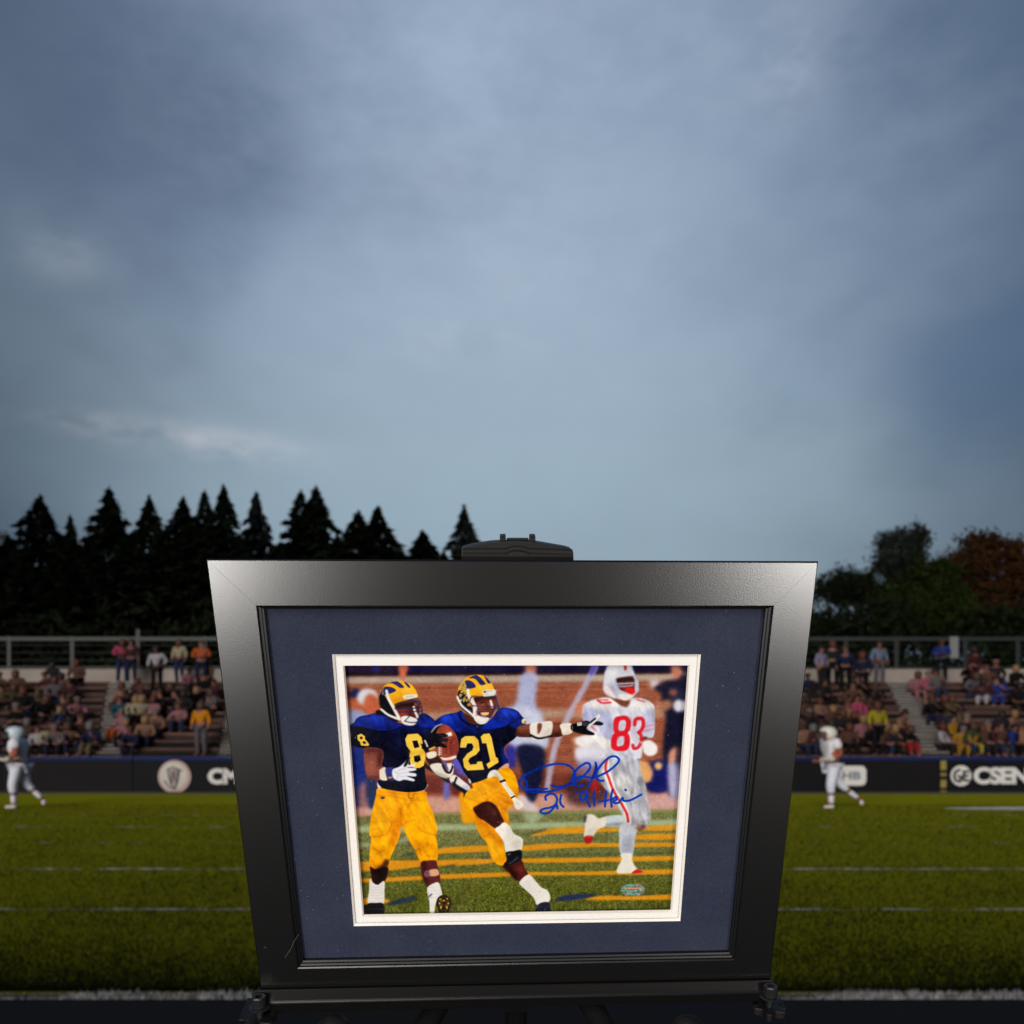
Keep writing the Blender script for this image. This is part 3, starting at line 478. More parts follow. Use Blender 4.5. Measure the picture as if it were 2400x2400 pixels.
    for q, w in (([(1500,1545),(1560,1480),(1640,1440),(1740,1400)], 10), ([(1400,1500),(1450,1490),(1500,1510)], 7), ([(1500,1450),(1520,1500),(1500,1540)], 8), ([(1520,1600),(1640,1580),(1760,1530)], 7), ([(1600,1330),(1640,1380),(1660,1430)], 7), ([(1380,1380),(1420,1400),(1440,1440)], 7), ([(1460,1470),(1500,1500),(1530,1540)], 8)): L(1, (186,104,8), q, w, 4, .65, clip=um)
    calf = [(1296,436),(1340,400),(1400,368),(1460,364),(1525,405),(1580,510),(1606,580),(1580,626),(1520,632),(1420,560),(1350,520)]
    S(3, (66,28,26), calf, 1.8); S(3, (110,58,50), [(1440,400),(1500,420),(1540,500),(1500,490)], 10, .7); L(3, (34,12,12), [(1470,390),(1530,460),(1560,540)], 8, 4, .8); S(3, (160,100,90), [(1560,560),(1596,570),(1580,600)], 6, .5)
    S(3, (230,226,216), [(1512,640),(1560,600),(1606,568),(1662,612),(1702,680),(1775,722),(1792,765),(1770,848),(1700,870),(1622,862),(1600,770),(1560,700)], 1.8)
    for k in range(7): L(3, (170,162,152), [(1530+k*17,655+k*18),(1580+k*16,640+k*15),(1640+k*10,596+k*16)], 6, 2.6, .5)
    S(3, (180,170,150), [(1680,760),(1770,740),(1780,820),(1700,840)], 12, .4)
    S(3, (26,26,34), [(1625,868),(1700,852),(1772,845),(1778,930),(1740,960),(1690,985),(1628,1002),(1600,985),(1630,940)], 2); L(3, (200,202,214), [(1640,890),(1665,880)], 9, 2, .8); L(3, (120,124,140), [(1650,980),(1700,950),(1740,915)], 12, 4, .8)
    S(1, (236,230,218), [(1520,1300),(1548,1240),(1600,1224),(1645,1262),(1692,1328),(1722,1380),(1792,1468),(1800,1500),(1878,1560),(1860,1600),(1810,1616),(1775,1530),(1745,1480),(1694,1410),(1655,1350),(1612,1290),(1560,1300)], 1.6)
    for q in ([(1560,1250),(1600,1262),(1650,1320)], [(1700,1370),(1740,1440),(1770,1480)], [(1800,1520),(1830,1560),(1835,1600)], [(1790,1510),(1812,1570)]): L(1, (168,158,146), q, 8, 3, .6)
    L(1, (22,20,22), [(1652,1342),(1694,1328)], 22, 1.5, sm=False); L(1, (22,20,22), [(1760,1502),(1790,1486)], 16, 1.5, sm=False)
    S(1, (228,226,218), [(1332,1310),(1350,1322),(1362,1358),(1342,1350)], 2)
    # head of 21
    S(1, (84,48,40), [(1280,660),(1380,700),(1420,740),(1440,772),(1330,752)], 3)
    h21 = [(1222,500),(1228,430),(1258,368),(1318,308),(1400,282),(1480,290),(1548,338),(1584,410),(1592,468),(1500,486),(1420,500),(1375,520),(1350,570),(1385,640),(1370,692),(1300,650),(1240,585)]
    hm = MASK(1, h21); S(1, yel, h21, 1.4); S(1, (255,212,120), [(1420,400),(1540,380),(1560,420),(1440,440)], 14, .7, clip=hm); S(1, (214,134,20), [(1380,490),(1500,470),(1590,450),(1592,470),(1400,515)], 8, .6, clip=hm)
    S(1, (34,32,52), [(1222,500),(1235,440),(1290,440),(1330,520),(1350,570),(1385,640),(1370,692),(1300,650),(1240,585)], 3, clip=hm)
    for q in ([(1262,410),(1290,350),(1330,335),(1375,352),(1408,402),(1340,420),(1285,432)], [(1338,312),(1400,284),(1436,296),(1478,335),(1504,372),(1456,382),(1420,340),(1390,318)], [(1488,292),(1520,315),(1556,360),(1528,364),(1505,325)]): S(1, st, q, 1.4, clip=hm)
    for k in range(62):
        x, y = 1236+prng.rand()*84, 345+prng.rand()*200
        E_(1, (226,196,96), x, y, 9, 8, blur=1.2, clip=hm); L(1, (50,46,50), [(x-5,y),(x+5,y+1)], 4, 1.2, .8, sm=False, clip=hm)
    E_(1, (196,150,60), 1340, 578, 22, 16, blur=2, clip=hm)
    fc = [(1372,520),(1440,498),(1590,486),(1604,560),(1592,640),(1560,700),(1490,718),(1430,690),(1392,610)]
    fm = MASK(1, fc); S(1, (122,62,46), fc, 1.8); S(1, (54,26,24), [(1375,515),(1480,498),(1592,488),(1590,520),(1480,530),(1390,560)], 7, .9, clip=fm); S(1, (186,108,76), [(1440,580),(1500,590),(1470,630),(1430,620)], 10, .7, clip=fm); S(1, (176,100,72), [(1530,560),(1570,560),(1570,620),(1540,620)], 9, .6, clip=fm)
    L(1, (24,12,14), [(1458,560),(1490,552)], 9, 2, .9); L(1, (24,12,14), [(1548,552),(1575,548)], 8, 2, .9); L(1, (70,32,26), [(1505,560),(1530,612),(1500,622)], 8, 3, .8)
    S(1, (70,24,26), [(1440,655),(1500,645),(1548,650),(1530,690),(1480,700)], 3); S(1, (238,204,140), [(1452,660),(1500,652),(1540,655),(1525,680),(1480,684)], 2)
    for q, w in (([(1328,428),(1342,500),(1396,590),(1410,620)], 26), ([(1224,500),(1262,580),(1340,650),(1400,700)], 22), ([(1396,590),(1392,690)], 30), ([(1555,540),(1570,600)], 24), ([(1375,520),(1410,600)], 16)): L(1, (238,236,232), q, w, 1.8)
    S(1, (238,234,226), [(1388,705),(1440,684),(1530,702),(1532,732),(1500,764),(1450,770),(1408,745)], 2); L(1, (170,166,170), [(1420,740),(1470,752),(1520,736)], 8, 3, .6); S(1, (206,202,206), [(1395,600),(1420,600),(1410,690),(1390,690)], 5, .5)
    S(1, (236,230,220), [(1480,438),(1588,428),(1600,462),(1486,472)], 1.8); L(1, (60,60,60), [(1490,450),(1504,450)], 16, 1.6, sm=False); L(1, (120,120,120), [(1516,444),(1576,440)], 7, 1.6, .8, sm=False); S(1, (226,222,214), [(1480,478),(1596,466),(1600,490),(1500,500)], 2)
    for q, w in (([(1345,545),(1375,495),(1480,505),(1600,490)], 11), ([(1375,585),(1480,600),(1640,592)], 10), ([(1420,620),(1540,625),(1640,612)], 9), ([(1540,700),(1635,705)], 9), ([(1600,480),(1625,580),(1640,640),(1632,705)], 10), ([(1605,500),(1604,600),(1560,660),(1540,705)], 9), ([(1430,640),(1450,690),(1540,702)], 8)): L(1, (52,54,96), q, w, 1.6)
    # ---- cloth and turf are not flat: streaky folds inside the clothing, grain on the field and benches
    def folds(mask, ang, amp, ln_=34, wd=5):
        ys, xs = np.where(mask > .5); y0, y1, x0, x1 = ys.min(), ys.max()+1, xs.min(), xs.max()+1
        n = prng.rand(y1-y0, x1-x0); c, s = math.cos(ang), math.sin(ang); acc_ = np.zeros_like(n)
        for k in range(-ln_, ln_+1, 3): acc_ += np.roll(np.roll(n, int(k*s), 0), int(k*c), 1)
        a_ = gblur(acc_, wd); a_ = (a_-a_.mean())/(a_.std()+1e-9); b_ = gblur(n, wd*3.2); b_ = (b_-b_.mean())/(b_.std()+1e-9)
        m_ = gblur(mask[y0:y1, x0:x1], 2)[..., None]; canvas[y0:y1, x0:x1] *= 1+m_*amp*np.clip(.62*a_+.62*b_, -1.7, 1.5)[..., None]
    folds(pm, 1.15, .06); folds(um, .5, .06); folds(sm2, 1.2, .055); folds(silm, 1.3, .085); folds(sm_*(canvas[..., 1] > .5), 1.2, .06)
    folds(tm*(canvas[..., 0] < .45), 1.2, .13); folds(t2*(canvas[..., 0] < .45), 1.0, .13)
    lum_ = canvas.mean(2); turf = np.zeros((PH, PW)); turf[int(PH*.585):] = 1; turf *= (canvas[..., 2] < .42)*(canvas[..., 0] < .62)*(canvas[..., 1] > .30)
    n1 = gblur(prng.rand(PH, PW), 2.2)-.5; n2 = gblur(prng.rand(PH, PW), 5)-.5; dn = np.linspace(0, 1, PH)[:, None]**2.2
    canvas *= (1+gblur(turf, 1.5)*(n1*2.9*(.10+1.2*dn)+n2*2.4*(.25+.9*dn)))[..., None]
    canvas *= 1+gblur(turf, 1.5)[..., None]*np.array([-.02, -.09, -.04])
    bk_ = np.zeros((PH, PW)); bk_[int(PH*.03):int(PH*.5)] = 1; bk_ *= (abs(canvas[..., 0]-.58) < .14)*(canvas[..., 2] < .5)
    n3 = box(box(prng.rand(PH, PW), 22, 1), 2, 0)-.5; canvas *= (1+gblur(bk_, 3)*n3*1.5)[..., None]
    # ---- autograph and seal
    ink = (8,64,172)
    for q in ([(350,1412),(200,1420),(110,1402),(72,1355),(105,1300),(200,1240),(300,1198),(430,1166),(540,1172),(608,1215),(630,1280),(590,1350),(480,1410),(380,1438),(250,1445),(165,1440),(145,1415),(152,1380),(146,1345),(128,1315)],
              [(395,1378),(450,1392),(560,1378),(630,1345),(705,1290),(770,1222),(776,1175),(742,1156),(680,1190),(630,1240),(600,1310),(614,1368),(670,1385),(712,1374)], [(832,1152),(838,1220),(800,1310),(757,1392)],
              [(640,1300),(700,1288),(780,1302),(850,1290),(950,1242),(1038,1172),(1066,1125),(1032,1092),(970,1100),(902,1160),(850,1232),(840,1290),(862,1328),(910,1332)],
              [(340,1522),(334,1490),(378,1462),(426,1470),(450,1520),(432,1570),(380,1598),(312,1612),(284,1636),(310,1656),(368,1648),(418,1600),(446,1572),(454,1610)], [(490,1472),(480,1530),(490,1568),(514,1592)],
              [(634,1442),(644,1458)], [(748,1440),(712,1432),(682,1480),(692,1528),(728,1504),(748,1442),(748,1520),(776,1590)], [(822,1432),(812,1500),(822,1578)], [(936,1438),(926,1588)], [(1002,1420),(986,1500),(992,1590)],
              [(870,1537),(940,1528),(1004,1512),(1036,1490),(1040,1518),(1012,1534),(1020,1552),(1060,1550),(1092,1512),(1102,1502),(1112,1530),(1180,1524),(1284,1470)], [(1128,1420),(1134,1428)]):
        L(2, ink, q, 24, 1.3, .96)
    for q in ([(140,1300),(200,1240),(300,1198)], [(150,1440),(300,1442)], [(590,1350),(520,1392)], [(840,1180),(800,1310)]): L(2, (8,24,96), q, 18, 3, .6)
    for k in range(9):
        y = 1182+k*13; hw = 118*math.sqrt(max(0, 1-((y-1236)/66)**2))
        L(4, (150,140,160), [(1205-hw,y),(1205+hw,y)], 13, 1.5, .55, sm=False)
        for j in range(int(hw/4.5)):
            x = 1205-hw+prng.rand()*2*hw; c = [(70,200,190),(80,190,170),(220,120,110),(60,80,90),(230,225,225),(130,110,190)][prng.randint(6)]
            L(4, c, [(x,y+prng.uniform(-4,4)),(x+prng.uniform(4,14),y+prng.uniform(-3,3))], 6, 1.2, .9, sm=False)
    for x0, x1, y in ((1130,1250,1192), (1080,1180,1246), (1155,1270,1278)): L(4, (70,206,196), [(x0,y),(x1,y)], 9, 1.5, .8, sm=False)
    L(4, (240,170,130), [(1130,1222),(1290,1222)], 11, 1.5, .9, sm=False)
    # dust and the deep edge of the window mount
    for k in range(150):
        x, y = prng.rand(2)*[PW, PH]; r = prng.uniform(.8, 1.9)
        lay(fillmask([np.array([(x-r,y),(x,y-r),(x+r,y),(x,y+r)])], 3), (214,208,200), .7, .55)
    img = (canvas[::2, ::2]+canvas[1::2, ::2]+canvas[::2, 1::2]+canvas[1::2, 1::2])/4
    img = img+(gblur(prng.rand(PH//2, PW//2), 1)-.5)[..., None]*.10
    img = img*(1+(gblur(prng.rand(PH//2, PW//2), 9)-.5)[..., None]*1.5)+(gblur(prng.rand(PH//2, PW//2), 2)-.5)[..., None]*.30
    img = np.clip(img, 0, 1); img = (.60*img+.40*img*img*(3-2*img))*.955; img = img**1.04
    return np.clip(img, 0, 1)
# ---------------------------------------------------------------- the framed print. The frame leans 20 degrees; local x right, y up, z towards the viewer
EX, EY, EZ = R(20.0636), R(-1.6143), R(.0907)
Rx = Matrix.Rotation(EX, 3, 'X'); Ry = Matrix.Rotation(EY, 3, 'Y'); Rz = Matrix.Rotation(EZ, 3, 'Z')
MC = Rx @ Ry @ Rz                                                      # plane axes in camera terms (x right, y down, z ahead)
def c2w(v): return Vector((v[0], v[2], -v[1]))
ax_x = c2w(MC.col[0]); ax_y = -c2w(MC.col[1]); ax_z = -c2w(MC.col[2])
FO = c2w((.0044106, .0385387, .6114024))+Vector((0, 0, H))
FM = Matrix((( ax_x[0], ax_y[0], ax_z[0], FO[0]), (ax_x[1], ax_y[1], ax_z[1], FO[1]), (ax_x[2], ax_y[2], ax_z[2], FO[2]), (0, 0, 0, 1)))
FI = FM.inverted()
def onplane(u, v, z=0.):                                                # where the sight line meets the leaning plane at height z above it
    a = FI @ Vector((0, 0, H)); d = FI.to_3x3() @ ray(u, v); t = (z-a.z)/d.z; p = a+d*t; return p.x, p.y
m_frame = mat('frame_black_satin', (13, 12.5, 12.5), .285, .95, vary=.35, vscale=600, bump=.5, bscale=1000)
m_lip = mat('frame_inner_black', (13, 13, 14), .42, .4, bump=.1, bscale=900)
m_navy = mat('mat_board_navy', (38, 44, 64), .8, .3, vary=.26, vscale=900, bump=.6, bscale=1500)
m_white = mat('mat_board_white', (236, 233, 229), .9, .1, vary=.015, vscale=300)
m_core = mat('mat_board_core', (248, 242, 236), .9, .1)
O = [(-.2011, .1723), (.1962, .1698), (.1990, -.1650), (-.1985, -.1665)]
I = [(-.1713, .1415), (.1689, .1402), (.1683, -.1344), (-.1679, -.1362)]
Wt = [onplane(*p, -.0095) for p in ((782, 1537), (1638.8, 1537), (1591.7, 2156), (832, 2168))]
Pr = [onplane(*p, -.0125) for p in ((804.5, 1560.5), (1616, 1560), (1574.3, 2137.6), (850.5, 2148.8))]
fr = empty('picture_frame', label='black satin picture frame with navy mat around a signed football photograph, leaning on the easel', cat='picture frame'); fr.matrix_world = FM
def lerp(a, b, t): return (a[0]+(b[0]-a[0])*t, a[1]+(b[1]-a[1])*t)
def inset(q, d):                                                        # quad moved in by d
    c = [(-1, 1), (1, 1), (1, -1), (-1, -1)]; return [(p[0]-d*s[0], p[1]-d*s[1]) for p, s in zip(q, c)]
# four mitred lengths of moulding, each its own piece: profile given as rings (outline, height)
rings = [(inset(O, .0050), -.024), (inset(O, .0030), -.020), (O, -.0014), (inset(O, .0010), 0), (inset(I, -.0008), 0), (I, -.0008)]
lips = [(I, -.0008), (I, -.0028), (inset(I, .0013), -.0034), (inset(I, .0013), -.0052), (inset(I, .0026), -.0058), (inset(I, .0026), -.0088)]
def rail(i, rg, gap):
    v = []; f = []; j = (i+1) % 4
    for q, z in rg:
        a, b = q[i], q[j]; L_ = math.hypot(b[0]-a[0], b[1]-a[1]); g = gap/L_
        v += [(*lerp(a, b, g), z), (*lerp(a, b, 1-g), z)]
    for k in range(len(rg)-1): f.append((2*k, 2*k+1, 2*k+3, 2*k+2))
    n = len(rg); f.append(tuple(2*k for k in range(n))); f.append(tuple(2*k+1 for k in reversed(range(n))))
    return mesh('moulding', v, f)
for i in range(4):
    link('frame_rail', rail(i, rings, .00006), m_frame, fr); link('inner_lip', rail(i, lips, 0), m_lip, fr)
def board(name, out, inn, z0, z1, m, core=None, bev=.0012):             # a window mount: flat face, bevelled opening
    v = [(*p, z1) for p in out]+[(*p, z1) for p in inn]+[(*p, z0) for p in inset(inn, bev)]+[(*p, z0) for p in out]
    f = [(i, (i+1) % 4, 4+(i+1) % 4, 4+i) for i in range(4)]+[(4+i, 4+(i+1) % 4, 8+(i+1) % 4, 8+i) for i in range(4)]+[(12+i, 8+i, 8+(i+1) % 4, 12+(i+1) % 4) for i in range(4)]
    me = mesh(name, v, f); o = link(name, me, m, fr)
    if core:
        me.materials.append(core)
        for k in range(4, 8): me.polygons[k].material_index = 1
    return o
board('navy_mat', inset(I, -.006), inset(Wt, -.0010), -.0115, -.0095, m_navy, m_core)
board('white_mat', inset(Wt, -.02), inset(Pr, -.0002), -.0150, -.0125, m_white, m_core, .0008)
pm_ = bpy.data.images.new('action_print', PW//2, PH//2, alpha=False)
PIC = paint_print()
pm_.pixels.foreach_set(np.concatenate([PIC[::-1], np.ones((PH//2, PW//2, 1))], 2).astype(np.float32).ravel()); pm_.pack()
Q = inset(Pr, -.006); zp = -.0185
v = [(*p, zp) for p in Pr]
me = mesh('photo_print', [(*p, zp) for p in Pr], [(3, 2, 1, 0)])
b = bmesh.new(); b.from_mesh(me); b.free()
# the sheet runs on behind the mount; uv from the homography of the visible opening
NX, NY = 24, 20
vv, uvs, ff = [], [], []
Hm = _hom(Pr, [(0, 1), (1, 1), (1, 0), (0, 0)])
for j in range(NY+1):
    for i in range(NX+1):
        a, c = -.03+1.06*i/NX, -.03+1.06*j/NY
        top = lerp(Pr[0], Pr[1], a); bot = lerp(Pr[3], Pr[2], a); p = lerp(bot, top, c)
        w = Hm @ np.array([p[0], p[1], 1]); vv.append((p[0], p[1], zp)); uvs.append((min(max(w[0]/w[2], .001), .999), min(max(w[1]/w[2], .001), .999)))
for j in range(NY):
    for i in range(NX):
        k = j*(NX+1)+i; ff.append((k, k+1, k+NX+2, k+NX+1))
me = mesh('photo_print', vv, ff); ul = me.uv_layers.new(name='uv')
for lp in me.loops: ul.data[lp.index].uv = uvs[lp.vertex_index]
m_print = mat('print_gloss', (200, 200, 200), .16, .2); t = m_print.node_tree; im = t.nodes.new('ShaderNodeTexImage'); im.image = pm_; im.interpolation = 'Cubic'; uvn = t.nodes.new('ShaderNodeUVMap'); uvn.uv_map = 'uv'
t.links.new(uvn.outputs[0], im.inputs[0]); t.links.new(im.outputs[0], t.nodes['Principled BSDF'].inputs['Base Color'])
link('photo_print', me, m_print, fr)
bk = MB(); bk.prism([*reversed(inset(O, .004))], -.0245, -.0205); link('backing_board', bk.me('backing'), mat('backing_kraft', (60, 50, 40), .9), fr)
# glass: clear, faint reflection, a scatter of dust
mg = bpy.data.materials.new('picture_glass'); mg.use_nodes = True; t = mg.node_tree; t.nodes.clear(); n_ = t.nodes.new; k_ = t.links.new
ou = n_('ShaderNodeOutputMaterial'); tr = n_('ShaderNodeBsdfTransparent'); gl = n_('ShaderNodeBsdfGlossy'); gl.inputs['Roughness'].default_value = .09
fz = n_('ShaderNodeFresnel'); fz.inputs['IOR'].default_value = 1.2; m1 = n_('ShaderNodeMixShader'); k_(fz.outputs[0], m1.inputs[0]); k_(tr.outputs[0], m1.inputs[1]); k_(gl.outputs[0], m1.inputs[2])
df = n_('ShaderNodeBsdfDiffuse'); df.inputs[0].default_value = (.75, .73, .7, 1); tcg = n_('ShaderNodeTexCoord')
vo = n_('ShaderNodeTexVoronoi'); vo.inputs['Scale'].default_value = 420; k_(tcg.outputs['Object'], vo.inputs['Vector'])
nz = n_('ShaderNodeTexNoise'); nz.inputs['Scale'].default_value = 26; nz.inputs['Detail'].default_value = 6; k_(tcg.outputs['Object'], nz.inputs['Vector'])
vr = n_('ShaderNodeSeparateColor'); k_(vo.outputs['Color'], vr.inputs[0])
thr = n_('ShaderNodeMath'); thr.operation = 'MULTIPLY'; k_(vr.outputs[0], thr.inputs[0]); thr.inputs[1].default_value = .16          # each cell its own grain size
cmp_ = n_('ShaderNodeMath'); cmp_.operation = 'LESS_THAN'; k_(vo.outputs['Distance'], cmp_.inputs[0]); k_(thr.outputs[0], cmp_.inputs[1])
g2 = n_('ShaderNodeMath'); g2.operation = 'GREATER_THAN'; k_(vr.outputs[1], g2.inputs[0]); g2.inputs[1].default_value = .90
d1 = n_('ShaderNodeMath'); d1.operation = 'MULTIPLY'; k_(cmp_.outputs[0], d1.inputs[0]); k_(g2.outputs[0], d1.inputs[1])
hz = n_('ShaderNodeMapRange'); hz.inputs['From Min'].default_value = .45; hz.inputs['From Max'].default_value = .75; hz.inputs['To Max'].default_value = .010; k_(nz.outputs['Fac'], hz.inputs[0])
d2 = n_('ShaderNodeMath'); d2.operation = 'MULTIPLY_ADD'; k_(d1.outputs[0], d2.inputs[0]); d2.inputs[1].default_value = .22; k_(hz.outputs[0], d2.inputs[2])
m2 = n_('ShaderNodeMixShader'); k_(d2.outputs[0], m2.inputs[0]); k_(m1.outputs[0], m2.inputs[1]); k_(df.outputs[0], m2.inputs[2]); k_(m2.outputs[0], ou.inputs[0])
link('glass', mesh('glass', [(*p, -.0084) for p in inset(I, .0020)], [(3, 2, 1, 0)]), mg, fr)
for pts in (((700, 2190), (690, 2205), (681, 2225), (668, 2244)), ((1005, 2090), (1001, 2110), (998, 2128)), ((618, 2221), (621, 2219), (624, 2223))):
    h = MB(); q = [Vector((*onplane(*p, .0006), .0006)) for p in pts]
    for a, c in zip(q, q[1:]): h.tube(a, c, .00009, n=5)
    link('lint', h.me('lint'), mat('lint_grey', (120, 116, 112), .8), fr)
# ---------------------------------------------------------------- easel
m_eas = mat('easel_powder_black', (15, 14, 14), .30, .6, vary=.1, vscale=500, bump=.25, bscale=1100)
m_blk = mat('easel_plastic_black', (17, 16, 16), .5, .3, vary=.08, vscale=300, bump=.1)
m_gun = mat('screw_gunmetal', (70, 70, 72), .28, .5, metal=.8)
ea = empty('easel', label='black metal display easel holding the framed photograph, clamp above and tray below', cat='easel'); ea.matrix_world = FM
def fp(u, v, z): return Vector((*onplane(u, v, z), z))
zc = -.012
cl = [(1081, 1330), (1081, 1287), (1086, 1283), (1110, 1277), (1150, 1271), (1180, 1269), (1212, 1268.5), (1250, 1270), (1290, 1277), (1325, 1283), (1338, 1287), (1344, 1293), (1345, 1330)]
link('clamp_plate', MB().prism([onplane(u, v, zc) for u, v in cl], zc-.012, zc).me('clamp', .0006), m_blk, ea)
def ridge(pts, w=.0007):
    h = MB(); q = [Vector((*onplane(u, v, zc), zc+.0001)) for u, v in pts]
    for a, c in zip(q, q[1:]): h.tube(a, c, w, n=6)
    return h
arc = lambda r, y0, x0, x1: [(1212+r*math.sin(t), y0-r*.52*math.cos(t)) for t in [x0+(x1-x0)*k/12 for k in range(13)]]
for a, b_, s in ((1286, 1288, 1), (1297, 1299, 1)):
    link('groove', ridge([(1085, a), (1180, a)]+arc(38 if a == 1286 else 36, a+14 if a == 1286 else a+12, -.95, .95)[1:-1]+[(1250, a), (1342, b_+1)], .00045).me('groove'), m_gun if False else m_eas, ea)
link('groove', ridge(arc(30, 1306, -1.2, 1.2), .00045).me('groove'), m_eas, ea)
for u0, u1 in ((1171.5, 1185.5), (1241, 1255)):
    p = [onplane(u, v, zc-.003) for u, v in ((u0, 1275), (u0+.6, 1254.5), (u1-1, 1254), (u1, 1256), (u1, 1275))]
    o = link('clamp_lug', MB().prism([*reversed(p)], zc-.012, zc-.003).me('lug', .0004), m_blk, ea)
    a = onplane(u0+1.5, 1259, zc-.003); b2 = onplane(u1-1.5, 1259, zc-.003)
    link('pin', MB().tube((*a, zc-.0028), (*b2, zc-.0028), .0004, n=6).me('pin'), m_gun, o)
p = [onplane(u, v, zc-.006) for u, v in ((1188, 1275), (1188, 1263.5), (1190, 1262), (1237, 1262), (1239, 1263.5), (1239, 1275))]
link('clamp_bar', MB().prism([*reversed(p)], zc-.011, zc-.006).me('bar', .0004), m_blk, ea)
# tray: a folded strip in front of the frame foot
L0, R0 = onplane(590, 2321.5, .004), onplane(1812, 2297, .004)
prof = [(0, .0032), (-.0002, .0044), (-.0088, .0060), (-.0100, .0074), (-.0110, .0074), (-.0120, .0058), (-.0205, .0044), (-.0213, .0036), (-.0213, -.030), (-.0199, -.030), (-.0198, .0030), (-.0108, .0044), (-.0010, .0030)]
v = []; f = []; n = len(prof)
for X, Y, sgn in ((L0[0], L0[1], 0), (R0[0], R0[1], 1)):
    v += [(X, Y+dy*(1 if sgn == 0 else .93), z) for dy, z in prof]
f = [(i, (i+1) % n, n+(i+1) % n, n+i) for i in range(n)]+[tuple(range(n)), tuple(reversed(range(n, 2*n)))]
me = mesh('tray', v, f)
b = bmesh.new(); b.from_mesh(me); bmesh.ops.recalc_face_normals(b, faces=b.faces); bmesh.ops.bevel(b, geom=[e for e in b.edges if e.calc_face_angle(0) > .3], offset=.0003, segments=2, affect='EDGES'); b.to_mesh(me); b.free()
link('tray', me, m_eas, ea)
v2 = [(p[0], p[1]-.0022, p[2]-.001) for p in v]
for k, (X, Y) in enumerate((L0, R0)):
    link('tray_bracket', MB().box(X-.012, X+.012, Y-.0262, Y-.0240, -.02, .0075).me('br', .0008), m_gun if False else m_eas, ea)
upw = FI.to_3x3() @ Vector((0, -.25, 1))
upw.normalize()
for u, v_, s in ((607, 2347, 1), (1806, 2322, 1)):
    c = fp(u, v_, .011); c0 = c-upw*.0042; s_ = empty('tray_screw', c0); s_.parent = ea; s_.rotation_euler = upw.to_track_quat('Z', 'Y').to_euler()
    h = MB(); nn = 44; prf = [(.0047, 0), (.0051, .0005), (.0051, .0078), (.0047, .0086), (.0028, .0086), (.0026, .0056)]
    k0 = len(h.v)
    for j, (r, z) in enumerate(prf):
        for i in range(nn):
            rr = r*(1+(.045 if i % 2 and 0 < j < 3 else 0)); h.v.append(Vector((rr*math.cos(i*2*math.pi/nn), rr*math.sin(i*2*math.pi/nn), z)))
    for j in range(len(prf)-1): h.f += [(j*nn+i, j*nn+(i+1) % nn, (j+1)*nn+(i+1) % nn, (j+1)*nn+i) for i in range(nn)]
    h.f += [tuple(reversed(range(nn))), tuple((len(prf)-1)*nn+i for i in range(nn))]
    link('screw_head', h.me('screw'), m_gun, s_)
    link('shank', MB().lathe((0, 0, -.013), (0, 0, 1), [(.0026, 0), (.0028, .001), (.0026, .002), (.0028, .003), (.0026, .004), (.0028, .005), (.0026, .006), (.0028, .007), (.0026, .013)], 16).me('shank', smooth=True), m_gun, s_)
    link('washer', MB().lathe((0, 0, -.0015), (0, 0, 1), [(.0075, 0), (.008, .0004), (.008, .0012), (.0075, .0015)], 24).me('washer'), m_gun, s_)
    st_ = [( (.0105+.0024*math.cos(5*t))*math.cos(t), (.0105+.0024*math.cos(5*t))*math.sin(t)) for t in [i*2*math.pi/60 for i in range(60)]]
    link('star_knob', MB().prism(st_, -.0155, -.009).me('star', .0009), m_blk, s_)
m_leg = mat('leg_matt_black', (13, 13, 14), .8, .1)
def toI(p): return FI @ Vector(p)
mx0 = at(1210, 2380, .70)
link('mast', MB().box(-.0085, .0085, -.0085, .0085, 0, .80, Matrix.Translation(toI((mx0.x, .675, .04))) @ FI.to_3x3().to_4x4()).me('mast', .001), m_eas, ea)
# upper mast leans back along the frame
bm_ = MB(); bm_.box(-.009, .009, -.20, .165, -.040, -.0255); link('back_bar', bm_.me('bb', .001), m_eas, ea)
lk = MB(); lk.box(.004-.012, .004+.012, .140, .168, -.040, -.024); link('clamp_slide', lk.me('cs', .001), m_blk, ea)
for px_, sx in ((790, -1), (1608, 1)):
    top = at(px_, 2394, .70); hub = Vector((mx0.x+sx*.012, .70, top.z+.10)); foot = Vector((top.x+(top.x-hub.x)*4.6, .52+.05, .012))
    leg = link('leg', MB().tube(toI(hub), toI(foot), .0095, .008, 14).me('leg', smooth=True), m_leg, ea)
    link('foot_cap', MB().tube(toI(foot+Vector((0, 0, -.012))), toI(foot+Vector((0, 0, .02))), .014, .012, 14).me('cap'), m_blk, leg)
    kk = at(px_+(-8 if sx < 0 else 6), 2392, .655)
    prf = [(.003, 0), (.009, .001), (.0135, .006), (.0145, .012), (.0125, .018), (.006, .0215), (.0008, .0225)]
    link('leg_knob', MB().lathe(toI(kk+Vector((0, .012, -.012))), FI.to_3x3() @ Vector((0, -1, .15)), prf, 28).me('knob', smooth=True), m_blk, ea)
rl = MB().tube(toI((mx0.x, .70, top.z+.06)), toI((mx0.x, 1.25, .012)), .0095, .008, 14); link('leg', rl.me('leg'), m_eas, ea)
hb = MB().box(-.03, .03, -.02, .02, -.02, .05, Matrix.Translation(toI((mx0.x, .70, top.z+.06))) @ FI.to_3x3().to_4x4()); link('hub', hb.me('hub', .004), m_blk, ea)
